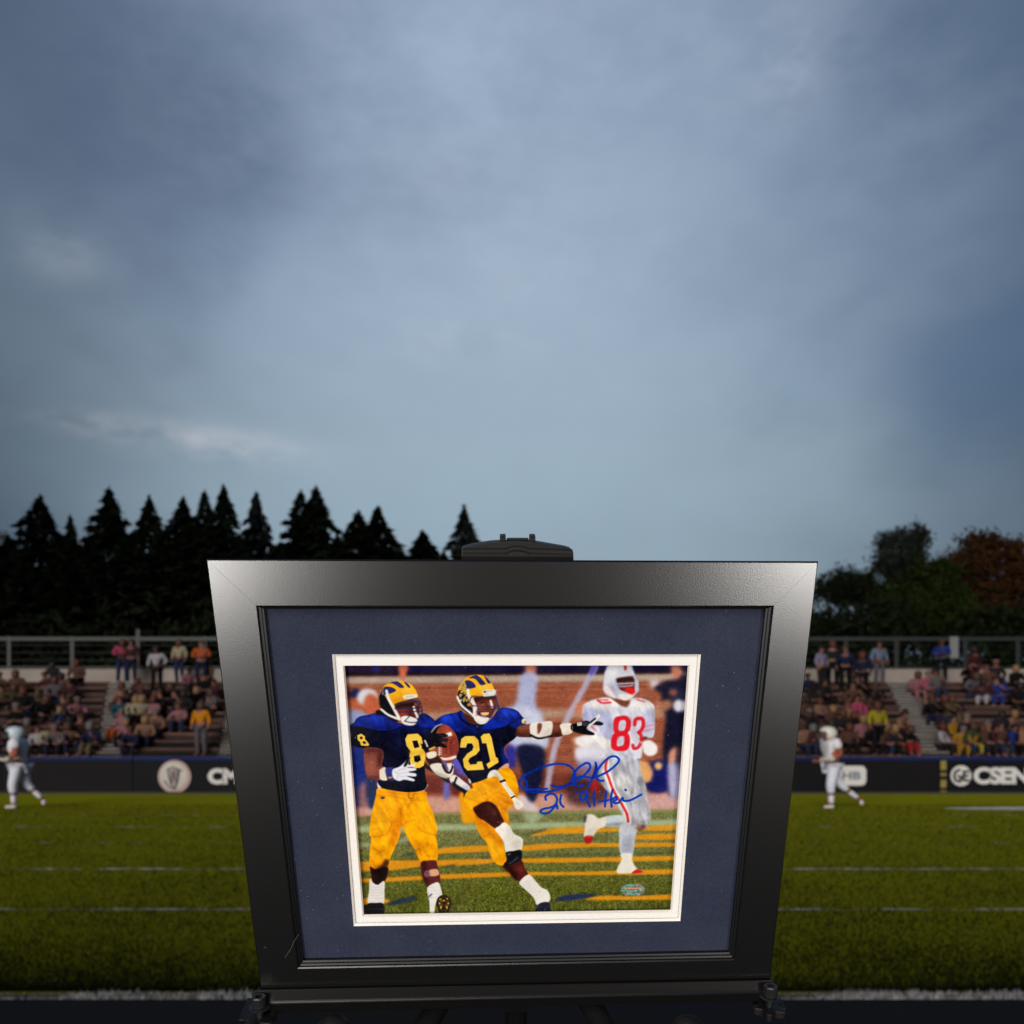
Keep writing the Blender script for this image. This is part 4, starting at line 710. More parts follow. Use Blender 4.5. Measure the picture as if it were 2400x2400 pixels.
# ---------------------------------------------------------------- ground
def sheet(name, x0, x1, y0, y1, z, m, **k): return link(name, mesh(name, [(x0, y0, z), (x1, y0, z), (x1, y1, z), (x0, y1, z)], [(0, 1, 2, 3)]), m, **k)
def gmat(name, c1, c2, c3, big, small, rough=.9, sheen=None, extra=None, spec=.15):
    m = mat(name, c1, rough, spec, sheen=sheen); t = m.node_tree; b = t.nodes['Principled BSDF']; tcn = t.nodes.new('ShaderNodeTexCoord')
    def nz(sc, det, mp=(1, 1, 1)):
        mm = t.nodes.new('ShaderNodeMapping'); mm.inputs['Scale'].default_value = mp; t.links.new(tcn.outputs['Object'], mm.inputs[0]); n = t.nodes.new('ShaderNodeTexNoise'); n.inputs['Scale'].default_value = sc; n.inputs['Detail'].default_value = det; t.links.new(mm.outputs[0], n.inputs['Vector'])
        r = t.nodes.new('ShaderNodeMapRange'); r.inputs['From Min'].default_value = .36; r.inputs['From Max'].default_value = .64; t.links.new(n.outputs['Fac'], r.inputs[0]); return r.outputs[0]
    def mix(f, a, c):
        x = t.nodes.new('ShaderNodeMix'); x.data_type = 'RGBA'; t.links.new(f, x.inputs[0])
        for s, i in ((a, 6), (c, 7)):
            if isinstance(s, tuple): x.inputs[i].default_value = (*lin(s), 1)
            else: t.links.new(s, x.inputs[i])
        return x.outputs[2]
    o = mix(nz(small, 5), mix(nz(big, 4, (1, 1.6, 1)), c1, c2), c3); t.links.new(o, b.inputs['Base Color']); return m
sheet('ground', -1500, 1500, -400, 2500, -.02, gmat('ground_earth', (48, 50, 34), (58, 56, 40), (40, 42, 28), .3, 8), kind='structure')
sheet('track', -60, 60, -14, 4.70, 0, gmat('track_rubber', (16, 17, 20), (11, 17, 32), (22, 23, 26), .8, 90, .95), kind='structure')
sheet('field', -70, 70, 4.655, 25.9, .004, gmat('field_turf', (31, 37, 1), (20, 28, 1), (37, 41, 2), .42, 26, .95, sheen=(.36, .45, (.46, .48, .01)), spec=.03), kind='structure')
def worn(name, thr):
    m = mat(name, (196, 194, 182), .9, .1); t = m.node_tree; b = t.nodes['Principled BSDF']; tcn = t.nodes.new('ShaderNodeTexCoord'); n = t.nodes.new('ShaderNodeTexNoise'); n.inputs['Scale'].default_value = 2.6; n.inputs['Detail'].default_value = 8; n.inputs['Roughness'].default_value = .7; t.links.new(tcn.outputs['Object'], n.inputs['Vector'])
    r = t.nodes.new('ShaderNodeMapRange'); r.inputs['From Min'].default_value = thr-.06; r.inputs['From Max'].default_value = thr+.08; t.links.new(n.outputs['Fac'], r.inputs[0])
    tr = t.nodes.new('ShaderNodeBsdfTransparent'); mxs = t.nodes.new('ShaderNodeMixShader'); t.links.new(r.outputs[0], mxs.inputs[0]); t.links.new(tr.outputs[0], mxs.inputs[1]); t.links.new(b.outputs[0], mxs.inputs[2]); t.links.new(mxs.outputs[0], t.nodes['Material Output'].inputs[0]); return m
w1, w2 = worn('line_paint_worn', .50), worn('line_paint_faint', .57)
m_wline = mat('line_paint', (50, 56, 46), .9, .1, vary=.5, vscale=9)
link('sideline', mesh('sideline', [(-60, 4.66, .008), (60, 4.66, .008), (60, 4.74, .008), (-60, 4.74, .008)], [(0, 1, 2, 3)]), m_wline, kind='structure')
for y, w, m in ((7.25, .06, w1), (9.68, .11, w1), (12.35, .10, w2), (14.95, .20, w2), (17.6, .16, w2)):
    sheet('yard_line', -60, 60, y-w/2, y+w/2, .008, m, kind='structure')
sheet('wall_line', -60, 60, 24.9, 25.1, .008, w2, kind='structure')
pts = [(10.1+2.6*(1-math.cos(t)), 19.55+.62*math.sin(t)-.10*(1-math.cos(t))) for t in [-math.pi+.0001+i*2*math.pi/48 for i in range(48)]]
pts = [(13.6+3.7*math.cos(t), 19.5+1.1*math.sin(t)*(1 if math.cos(t) > -.2 else .55)) for t in [i*2*math.pi/48 for i in range(48)]]
link('painted_field_mark', mesh('mark', [(x, y, .008) for x, y in pts], [tuple(range(48))]), mat('mark_paint', (240, 236, 226), .9, .1, vary=.1, vscale=3), kind='structure')
# grass: blades as real geometry where they can still be made out
def blades(n, x0, x1, y0, y1, h0, h1, w, dens=None):
    rs = np.random.RandomState(n); v = np.zeros((n*3, 3)); X = rs.uniform(-1, 1, n); Y = y0+(y1-y0)*rs.rand(n)**2.1
    X = X*(x1+(Y-4.6)*.62); hh = rs.uniform(h0, h1, n); a = rs.uniform(0, math.pi, n); lx, ly = rs.normal(0, .35, n)*hh, rs.normal(0, .35, n)*hh; ww = w*rs.uniform(.6, 1.4, n)*(1+(Y-y0)*.08)
    if dens is not None: hh = hh*dens(X, Y)
    v[0::3] = np.c_[X-ww*np.cos(a), Y-ww*np.sin(a), np.full(n, .004)]; v[1::3] = np.c_[X+ww*np.cos(a), Y+ww*np.sin(a), np.full(n, .004)]; v[2::3] = np.c_[X+lx, Y+ly, .004+hh]
    me = bpy.data.meshes.new('blades'); me.vertices.add(n*3); me.vertices.foreach_set('co', v.ravel()); me.loops.add(n*3); me.loops.foreach_set('vertex_index', np.arange(n*3, dtype=np.int32)); me.polygons.add(n)
    me.polygons.foreach_set('loop_start', np.arange(0, n*3, 3, dtype=np.int32)); me.update(calc_edges=True); me.validate(); return me
patch = lambda X, Y: .75+.25*np.clip(np.sin(X*1.7+Y*2.3)*np.sin(X*.6-Y*1.9+1)+.55, 0, 1.2)
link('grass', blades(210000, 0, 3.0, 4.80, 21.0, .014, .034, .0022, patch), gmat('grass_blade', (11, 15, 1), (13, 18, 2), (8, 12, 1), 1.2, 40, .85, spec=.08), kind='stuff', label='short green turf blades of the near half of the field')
link('painted_grass', blades(9000, 0, 2.95, 4.65, 4.76, .008, .036, .0030, lambda X, Y: .35+.8*np.clip(np.sin(X*2.1+1)*np.sin(X*5.3)+.6, 0, 1)), mat('painted_blade', (142, 142, 146), .8, .2, vary=.6, vscale=14), kind='stuff', label='white painted grass tufts along the near sideline')
link('painted_grass', blades(7000, 0, 4.3, 7.22, 7.28, .006, .018, .0024, lambda X, Y: .1+1.1*np.clip(np.sin(X*1.3+2)*np.sin(X*3.3), 0, 1)), mat('painted_blade_far', (150, 148, 136), .8, .2, vary=.25, vscale=14), kind='stuff', label='white painted grass tufts of the second line')
# ---------------------------------------------------------------- barrier wall with its banners
WY = 26.1
m_ban = [mat('banner_black', (19, 17, 19), .75, .2, vary=.12, vscale=1.3), mat('banner_black_cool', (16, 17, 22), .75, .2, vary=.12, vscale=1.1)]
m_cap = mat('cap_blue', (20, 36, 84), .7, .2, vary=.15, vscale=1.5)
bw = empty('barrier_wall', (0, WY, 0), label='long dark field barrier with blue padded top and white sponsor banners below the stands', cat='barrier wall')
xs = [-34, -29, -24, -19.6, -15.6, -11.6, -7.2, -2.8, 1.6, 5.6, 9.55, 13.1, 17.4, 22, 26, 30, 34]
for i, (a, c) in enumerate(zip(xs, xs[1:])):
    link('banner_panel', MB().box(a+.008, c-.008, 0, .10, 0.02, 1.0).me('panel', .01), m_ban[i % 2], bw)
    link('top_pad', MB().box(a+.012, c-.012, -.03, .14, 1.0, 1.13).me('pad', .03), m_cap, bw)
link('kerb', MB().box(-34, 34, -.14, -.02, -.01, .06).me('kerb'), mat('kerb_grey', (60, 58, 54), .9), bw)
def text(s, name, u, v, hpx, m, bold=.02, ex=.012, sx=1.0, y=None, parent=bw, spc=1.0):
    y = WY-.012 if y is None else y
    c = bpy.data.curves.new('t', 'FONT'); c.body = s; c.size = 1; c.extrude = ex; c.offset = bold; c.space_character = spc; c.align_x = 'LEFT'
    o = bpy.data.objects.new('t', c); COL.objects.link(o); dg = bpy.context.evaluated_depsgraph_get(); me = bpy.data.meshes.new_from_object(o.evaluated_get(dg)); bpy.data.objects.remove(o)
    xs_ = [q.co.x for q in me.vertices]; ys_ = [q.co.y for q in me.vertices]; k = hpx/2000*y/(max(ys_)-min(ys_)); p = at(u, v, y); x0, y0 = min(xs_), min(ys_)
    for q in me.vertices: q.co = ((q.co.x-x0)*k*sx, -q.co.z*.4, (q.co.y-y0)*k)
    me.materials.clear(); return link(name, me, m, parent, (p.x-parent.location.x, y-parent.location.y, p.z))
m_let = mat('letter_white', (226, 222, 218), .7, .2, vary=.06, vscale=4); m_dk = mat('logo_dark', (70, 60, 66), .8); m_gy = mat('logo_grey', (130, 136, 150), .8)
def disc(u, v, r, m, z=-.02, name='round_emblem', th=.02, ry=None):
    p = at(u, v, WY); rr = r/2000*WY; ry = rr if ry is None else ry/2000*WY
    h = MB(); h.prism([(rr*math.cos(t), ry*math.sin(t)) for t in [i*2*math.pi/48 for i in range(48)]], 0, th, Matrix.Rotation(R(90), 4, 'X')); return link(name, h.me('disc'), m, bw, (p.x, z, p.z))
disc(410, 1820, 38.5, mat('emblem_tan', (190, 164, 156), .7, vary=.08, vscale=3)); disc(408, 1818, 32, mat('emblem_pale', (206, 200, 190), .7, vary=.08, vscale=5), -.041, 'emblem_face', .004)
def strokes(pl, w, m, name, yy=-.048, par=None):
    h = MB()
    for q in pl:
        pp_ = [at(a, b_, WY) for a, b_ in q]
        for a, c in zip(pp_, pp_[1:]):
            a = Vector((a.x, yy, a.z)); c = Vector((c.x, yy, c.z)); d = (c-a).normalized()*w*.3; h.tube(a-d, c+d, w/2, n=6)
    return link(name, h.me('st'), m, bw)
strokes([[(395, 1803), (398, 1825), (403, 1839), (412, 1846), (418, 1832), (421, 1806)], [(394, 1803), (408, 1799), (427, 1806)], [(403, 1806), (405, 1834)], [(411, 1804), (412, 1836)], [(418, 1806), (417, 1830)], [(387, 1830), (398, 1844), (410, 1849)]], .045, m_dk, 'emblem_mark')
strokes([[(398, 1818), (404, 1838), (411, 1844)], [(408, 1808), (409, 1826)]], .04, mat('logo_purple', (150, 100, 130), .8), 'emblem_mark', -.046)
text('CM', 'banner_lettering', 487, 1838, 37, m_let, .055, sx=1.15, spc=.86)
def rbox(u0, v0, u1, v1, r, m, name, yy=-.02, th=.02):
    a = at(u0, v1, WY); b_ = at(u1, v0, WY); w, h_ = b_.x-a.x, b_.z-a.z; rr = r/2000*WY; q = []
    for cx_, cy_, t0 in ((w-rr, h_-rr, 0), (rr, h_-rr, 90), (rr, rr, 180), (w-rr, rr, 270)): q += [(cx_+rr*math.cos(R(t0+k*15)), cy_+rr*math.sin(R(t0+k*15))) for k in range(7)]
    return link(name, MB().prism(q, 0, th, Matrix.Rotation(R(90), 4, 'X')).me('rb'), m, bw, (a.x, yy, a.z))
rbox(1952, 1795, 2029, 1841, 12, m_let, 'white_logo_plate')
text('HB', 'plate_lettering', 1974, 1827, 19, m_gy, .03, sx=1.35, y=WY-.05)
disc(2251, 1818, 24, m_let); strokes([[(2247, 1804), (2238, 1808), (2234, 1818), (2238, 1829), (2248, 1832), (2250, 1820), (2244, 1819)], [(2268, 1808), (2257, 1808), (2256, 1828), (2268, 1829)], [(2257, 1818), (2266, 1818)]], .075, m_ban[1], 'emblem_mark', -.045)
text('CSENA', 'banner_lettering', 2282, 1838, 40, m_let, .045, sx=1.12, spc=.92)
pl = link('pad_pillar', MB().box(-.09, .09, -.12, -.035, 0, 1.02).me('pp', .02), mat('pillar_dark', (36, 34, 34), .8), bw, (at(2206, 1860, WY).x, 0, 0))
for v0, v1 in ((1783, 1804), (1812, 1818), (1828, 1845), (1853, 1858)):
    a, c = at(0, v1, WY).z, at(0, v0, WY).z; link('yellow_band', MB().box(-.085, .085, -.135, -.122, a, c).me('yb'), mat('band_yellow', (150, 132, 66), .8, vary=.2, vscale=9), pl)
# ---------------------------------------------------------------- grandstand
NR, TR, RS, D0, Z0, SH = 11, .42, .245, 27.0, 1.15, .13
def row_y(i): return D0+TR*i
def row_z(i): return Z0+RS*i
gs = empty('grandstand', (0, D0, 0), label='open bleacher grandstand of brown plank rows rising behind the field barrier', cat='grandstand')
m_seat = mat('bench_brown', (112, 82, 72), .8, .2, vary=.22, vscale=2.2); m_seat2 = mat('bench_brown_pale', (128, 98, 88), .8, .2, vary=.2, vscale=2.5); m_deck = mat('deck_brown', (62, 44, 39), .85, vary=.25, vscale=2)
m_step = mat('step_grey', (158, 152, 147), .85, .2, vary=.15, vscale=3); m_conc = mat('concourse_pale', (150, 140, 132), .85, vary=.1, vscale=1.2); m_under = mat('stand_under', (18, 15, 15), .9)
ais = [(-13.2, .92, -.16), (-9.3, .95, -.10), (-3, .95, 0), (4, .95, 0), (12.9, .98, .085)]           # x of the near left edge, width, drift per row
EDGE = (-34.0, 34.0)
def spans(i):
    e = [EDGE[0]]
    for x, w, d in ais: e += [x+d*i, x+w+d*i]
    e.append(EDGE[1]); return [(e[k], e[k+1]) for k in range(0, len(e), 2)]
st_me = {}
for i in range(NR):
    y, z = row_y(i)-D0, row_z(i)
    for k, (a, c) in enumerate(spans(i)):
        link('bench_plank', MB().box(a+.03, c-.03, y+.10, y+.34, z+.20, z+.235).me('plank'), m_seat if (i+k) % 3 else m_seat2, gs)
        link('foot_plank', MB().box(a+.02, c-.02, y-.20, y+.08, z-.035, z).me('fplank'), m_seat2 if (i+k) % 4 == 0 else m_deck, gs)
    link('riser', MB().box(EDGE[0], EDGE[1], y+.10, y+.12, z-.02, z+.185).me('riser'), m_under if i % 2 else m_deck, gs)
    for x, w, d in ais:
        for h_ in range(2):
            link('step', MB().box(x+d*i+.02, x+w+d*i-.02, y-.20+h_*.21, y-.05+h_*.21, z-.02+h_*RS/2-.03, z-.01+h_*RS/2).me('step'), m_step, gs)
ty, tz = row_y(NR)-D0, row_z(NR)
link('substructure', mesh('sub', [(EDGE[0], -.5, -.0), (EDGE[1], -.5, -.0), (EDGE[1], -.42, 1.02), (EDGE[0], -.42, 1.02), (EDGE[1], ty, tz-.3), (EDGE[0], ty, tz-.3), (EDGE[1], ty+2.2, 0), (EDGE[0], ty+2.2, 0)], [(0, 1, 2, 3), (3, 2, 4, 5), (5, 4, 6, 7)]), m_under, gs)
link('concourse', MB().box(EDGE[0], EDGE[1], ty-.2, ty+1.9, tz-.25, tz).me('conc'), m_conc, gs)
for a in range(int(EDGE[0]), int(EDGE[1]), 4): link('parapet_panel', MB().box(a+.01, a+3.99, ty+1.9, ty+2.05, tz-.25, tz+.66).me('par', .01), m_conc, gs)
RY = D0+ty+1.97
m_rail = mat('rail_steel', (50, 53, 54), .5, .4, metal=.3)
fe = empty('guard_fence', (0, RY, tz+.66), label='grey steel guard rail with posts along the top of the grandstand', cat='railing'); RZ = at(0, 1492, RY).z-(tz+.66)
for u in (-700, -560, -410, -265, -120, 22, 170, 324, 480, 640, 800, 960, 1120, 1280, 1440, 1600, 1760, 1982, 2101, 2262, 2385, 2540, 2690, 2840, 2990, 3140):
    tall = .28 if u == 324 else 0; x = at(u, 0, RY).x
    link('post', MB().box(x-.075, x+.075, -.04, .04, 0, RZ+tall).me('post', .01), m_rail, fe)
a, c = at(-820, 0, RY).x, at(3250, 0, RY).x
link('top_rail', MB().box(a, c, -.05, -.042+.06, RZ-.17, RZ-.02).me('rail', .01), m_rail, fe); link('bottom_rail', MB().box(a, c, -.03, .03, .05, .10).me('rail'), m_rail, fe)
for k in range(0, 3): link('mesh_wire', MB().box(a, c, .01, .016, .35+k*.3, .36+k*.3).me('wire'), m_rail, fe)
for u, w, col_, lab in ((2234, .17, (120, 124, 124), 'pale narrow sign board hanging on the guard rail right of the bright blue spectator'),):
    x = at(u, 0, RY).x; link('sign_board', MB().box(-w, w, -.08, -.055, 0, .85).me('sb', .008), mat('sign_pale', col_, .7, vary=.1), None, (x, RY, tz+.66+.42), label=lab, cat='sign')
# ---------------------------------------------------------------- people
def limb(pts): return pts
POSE = {}
def person_pose(name, hip, spine, chest, neck, head, arms, legs, sub=1):
    """joints in metres; arms/legs: (shoulder, elbow, wrist, fingertips) / (hip, knee, ankle, toe) for left then right"""
    J = [(*hip, .13, .10), (*spine, .125, .095), (*chest, .15, .10), (*neck, .052), (*head, .078, .088), (head[0], head[1]+.0, head[2]+.085, .085, .092), (head[0], head[1], head[2]+.155, .05)]
    E = [(0, 1), (1, 2), (2, 3), (3, 4), (4, 5), (5, 6)]
    for s, e, w, h in arms:
        k = len(J); J += [(*s, .062), (*e, .044), (*w, .031), (*h, .036, .02)]; E += [(2, k), (k, k+1), (k+1, k+2), (k+2, k+3)]
    for a, b_, c_, d in legs:
        k = len(J); J += [(*a, .088), (*b_, .058), (*c_, .038), (*d, .03)]; E += [(0, k), (k, k+1), (k+1, k+2), (k+2, k+3)]
    body = skin(name+'_body', J, E, sub)
    g = lambda q, f: (*q[:3], *(r*f for r in q[3:]))
    Jt = [g(J[0], 1.10), g(J[1], 1.18), g(J[2], 1.18), (J[3][0], J[3][1], (J[3][2]+J[2][2])/2+.03, .07)]; Et = [(0, 1), (1, 2), (2, 3)]
    for s, e, w, h in arms:
        k = len(Jt); m_ = tuple(e[i]*.35+w[i]*.65 for i in range(3)); Jt += [(*s, .08), (*e, .06), (*m_, .05)]; Et += [(2, k), (k, k+1), (k+1, k+2)]
    top = skin(name+'_top', Jt, Et, sub)
    Jp = [(hip[0], hip[1], hip[2]+.02, .145, .115)]; Ep = []
    for a, b_, c_, d in legs:
        k = len(Jp); Jp += [(*a, .10), (*b_, .072), (*c_, .055)]; Ep += [(0, k), (k, k+1), (k+1, k+2)]
    tr_ = skin(name+'_trousers', Jp, Ep, sub)
    hc = Vector((head[0], head[1]+.012, head[2]+.10)); hb_ = MB(); hb_.lathe(hc, (0, .35, 1), [(.10, -.045), (.108, .0), (.098, .05), (.06, .088), (.012, .102)], 12); hair = hb_.me(name+'_hair', smooth=True)
    lh = MB(); lh.lathe(hc, (0, .25, 1), [(.07, -.20), (.10, -.15), (.112, -.02), (.10, .05), (.06, .09), (.012, .104)], 12)
    cap = MB(); cap.lathe(hc, (0, .1, 1), [(.106, -.01), (.11, .02), (.09, .075), (.05, .1), (.01, .108)], 12); cap.prism([(-.07, -.09), (.07, -.09), (.055, -.19), (-.055, -.19)], .0, .012, Matrix.Translation(hc+Vector((0, 0, .01))))
    POSE[name] = dict(body=body, top=top, trousers=tr_, hair=hair, long_hair=lh.me(name+'_lh', smooth=True), cap=cap.me(name+'_cap', smooth=True))
mir = lambda p: (-p[0], *p[1:])
ARMD = [(.18, 0, 1.43), (.25, .02, 1.17), (.25, -.07, .94), (.24, -.10, .84)]
LEG = [(.10, 0, .92), (.11, -.02, .50), (.11, .03, .08), (.12, -.13, .035)]
m2_ = lambda L_: [mir(p) for p in L_]
person_pose('stand', (0, 0, .98), (0, 0, 1.16), (0, .01, 1.38), (0, 0, 1.51), (0, -.01, 1.59), [ARMD, m2_(ARMD)], [LEG, m2_(LEG)])
AF = [(.18, 0, 1.43), (.26, -.02, 1.18), (.10, -.20, 1.20), (.0, -.22, 1.22)]
person_pose('stand_folded', (0, 0, .98), (0, 0, 1.16), (0, .01, 1.38), (0, -.01, 1.51), (.01, -.03, 1.585), [AF, [(-.18, 0, 1.43), (-.26, -.02, 1.17), (-.10, -.22, 1.16), (.02, -.23, 1.15)]], [LEG, m2_([(.10, 0, .92), (.12, -.05, .50), (.13, 0, .08), (.14, -.15, .035)])])
AP = [(.18, 0, 1.43), (.30, .02, 1.20), (.16, -.12, 1.02), (.10, -.16, 1.0)]
person_pose('stand_hip', (0.02, 0, .98), (0, 0, 1.16), (-.01, .01, 1.38), (-.01, 0, 1.51), (-.02, -.02, 1.59), [AP, m2_(ARMD)], [LEG, m2_([(.10, 0, .92), (.10, -.02, .50), (.16, .03, .08), (.20, -.12, .035)])])
SL = [(.10, -.02, .06), (.13, -.40, .12), (.12, -.42, -.20), (.13, -.54, -.24)]
SA = [(.18, -.03, .50), (.25, -.10, .25), (.12, -.30, .18), (.08, -.36, .17)]
person_pose('sit', (0, 0, .11), (0, .0, .27), (0, -.02, .46), (0, -.03, .60), (0, -.05, .67), [SA, m2_(SA)], [SL, m2_(SL)])
SB = [(.18, -.15, .44), (.25, -.28, .24), (.14, -.40, .20), (.05, -.44, .22)]
person_pose('sit_lean', (0, 0, .11), (0, -.06, .26), (0, -.14, .42), (.01, -.20, .55), (.01, -.24, .61), [SB, m2_(SB)], [[(.10, -.02, .06), (.18, -.38, .14), (.15, -.40, -.20), (.16, -.52, -.24)], m2_(SL)])
SC = [(.18, -.03, .50), (.27, -.08, .28), (.14, -.26, .42), (.06, -.24, .56)]
person_pose('sit_hand', (0.01, 0, .11), (0, .0, .27), (-.01, -.02, .46), (-.02, -.03, .60), (-.03, -.05, .67), [SC, m2_(SA)], [SL, m2_([(.10, -.02, .06), (.06, -.40, .16), (.10, -.44, -.18), (.12, -.56, -.22)])])
COLR = dict(black=(22, 19, 22), charcoal=(44, 40, 44), grey=(112, 106, 114), maroon=(78, 38, 44), brown=(104, 72, 60), navy=(32, 38, 72), blue=(36, 62, 150), white=(206, 200, 210), cream=(196, 182, 150), pink=(206, 84, 122), red=(190, 44, 50), orange=(214, 98, 44),
            amber=(255, 160, 20), yellow=(196, 180, 40), mustard=(190, 140, 40), teal=(40, 100, 112), olive=(92, 80, 54), lavender=(164, 160, 196), tan=(170, 126, 104), khaki=(120, 104, 80), jeans=(44, 54, 92), green=(60, 84, 56), rose=(180, 120, 130), sky=(130, 150, 180))
CM_ = {}
def cmat(n, cloth=True):
    if n not in CM_: CM_[n] = mat('cloth_'+n, tuple(v*.72 for v in COLR[n]), .85, .15, vary=.18, vscale=9)
    return CM_[n]
SK = [mat('skin_'+n, c, .6, .3, vary=.08, vscale=14) for n, c in (('fair', (132, 90, 78)), ('warm', (108, 70, 58)), ('deep', (70, 46, 38)), ('bronze', (150, 82, 58)))]
HR = {n: mat('hair_'+n, c, .6, .3) for n, c in (('dark', (28, 22, 20)), ('brown', (70, 46, 34)), ('blond', (128, 98, 66)), ('grey', (92, 88, 88)), ('red', (78, 40, 28)))}
def person(loc, pose, top, low, hair='dark', hat=None, skin_=0, sc=.86, rz=0):
    o = empty('person', loc, rz); o.scale = (sc*1.32, sc*1.1, sc*1.05); P = POSE[pose]
    link('body', P['body'], SK[skin_], o); link('top', P['top'], cmat(top), o); link('trousers', P['trousers'], cmat(low), o)
    if hat: link('cap', P['cap'], cmat(hat), o)
    else: link('hair', P['long_hair'] if hair in ('blond', 'red') or random.random() < .35 else P['hair'], HR[hair], o)
    return o
WORD = dict(tan='tan', teal='teal')
crowd = []
def seat(zx, zy, oy, top, low=None, pose=None, hair=None, hat=None, ox=0, big=1.0, name=None):
    """a spectator whose chest is seen at (zx, zy); finds the bench row it belongs to"""
    if ox+zx/3.22 > 0 and pose is None and top in ('black', 'charcoal', 'maroon', 'brown', 'grey', 'tan') and random.random() < .26: return None
    u, v = ox+zx/3.22+random.uniform(-3, 3), oy+zy/3.22
    pose = pose or random.choice(['sit', 'sit', 'sit_lean', 'sit_hand']); low = low or random.choice(['black', 'black', 'charcoal', 'navy', 'jeans', 'charcoal', 'khaki'])
    hair = hair or random.choice(['dark', 'dark', 'dark', 'brown', 'brown', 'brown', 'blond', 'grey', 'red']); sk = random.choice([0, 0, 1, 1, 2])
    st_ = pose.startswith('stand'); sc = (.92 if st_ else random.uniform(.80, .98))*big; best = None
    for i in range(NR+1):
        y = row_y(i)+(.22 if not st_ else -.06) if i < NR else row_y(NR)+1.0; z = row_z(i)+(.235 if not st_ else 0) if i < NR else row_z(NR)
        if i == NR and not st_: continue
        zc_ = z+(.36 if not st_ else 1.22)*sc; d = abs(zc_-at(u, v, y).z)
        if best is None or d < best[0]: best = (d, i, y, z)
    d, i, y, z = best; o = person((at(u, v, y).x, y, z), pose, top, low, hair, hat, sk, sc, random.uniform(-.8, .8))
    o.rotation_euler.x = random.uniform(-.06, .16) if not st_ else 0; o.rotation_euler.y = random.uniform(-.10, .10) if not st_ else 0
    crowd.append([o, u, i, top, low, hat, hair, st_, name]); return o
T, S_ = 'stand', 'sit'
L_ = 1450
for a in ((925, 250, 'pink', 'jeans', 'stand_folded', 'red'), (985, 235, 'maroon', 'navy', T, 'dark'), (1190, 320, 'white', 'black', 'stand_hip', 'dark'), (1360, 220, 'cream', 'jeans', T, 'brown'), (1515, 290, 'orange', 'navy', 'stand_folded', 'brown'),
          (405, 350, 'charcoal', 'black', S_), (480, 385, 'maroon', 'black'), (590, 430, 'brown', 'black'), (130, 510, 'brown'), (280, 430, 'maroon'), (460, 490, 'rose', 'grey'), (540, 550, 'maroon'), (640, 590, 'grey', 'grey'), (350, 600, 'tan'), (300, 560, 'maroon'),
          (190, 620, 'black'), (100, 590, 'olive'), (30, 600, 'olive'), (270, 690, 'black'), (90, 730, 'black'), (185, 720, 'black'), (420, 650, 'charcoal'), (330, 690, 'black'), (525, 760, 'blue', 'black', 'sit_lean'), (570, 680, 'rose'), (490, 700, 'maroon'), (600, 860, 'brown'), (690, 800, 'maroon'),
          (640, 950, 'black', 'black'), (560, 960, 'black'), (290, 930, 'white', 'black', S_), (365, 935, 'cream'), (450, 960, 'grey'), (15, 900, 'maroon'), (215, 830, 'brown'), (10, 760, 'black'), (700, 900, 'navy'), (20, 500, 'brown'), (250, 780, 'charcoal'), (400, 800, 'maroon'), (230, 930, 'black'), (520, 900, 'tan'), (430, 560, 'grey'), (370, 500, 'maroon'), (560, 780, 'charcoal'),
          (940, 580, 'tan', 'brown', None, 'red'), (965, 650, 'black'), (905, 710, 'teal', 'teal', S_), (1000, 700, 'cream', 'charcoal'), (1065, 705, 'cream', 'black', None, 'blond'), (1110, 630, 'maroon'), (1270, 580, 'black'), (1220, 620, 'charcoal'), (1330, 630, 'black'), (1460, 590, 'black'), (1400, 640, 'charcoal'), (915, 800, 'rose', 'orange'), (1010, 880, 'navy', 'navy'), (960, 850, 'rose'),
          (1200, 860, 'black'), (1320, 870, 'black'), (1270, 930, 'black'), (1170, 800, 'tan'), (1100, 860, 'tan'), (1190, 700, 'rose', 'tan'), (1520, 760, 'amber', 'grey', T, 'brown'), (1590, 430, 'brown'), (1545, 490, 'black'), (1620, 530, 'maroon'), (1480, 900, 'brown', 'brown'), (1330, 440, 'grey'), (1430, 450, 'rose'), (1610, 640, 'grey'), (1050, 560, 'brown'), (1160, 640, 'maroon'), (1380, 720, 'rose')):
    seat(a[0], a[1], L_, *a[2:])
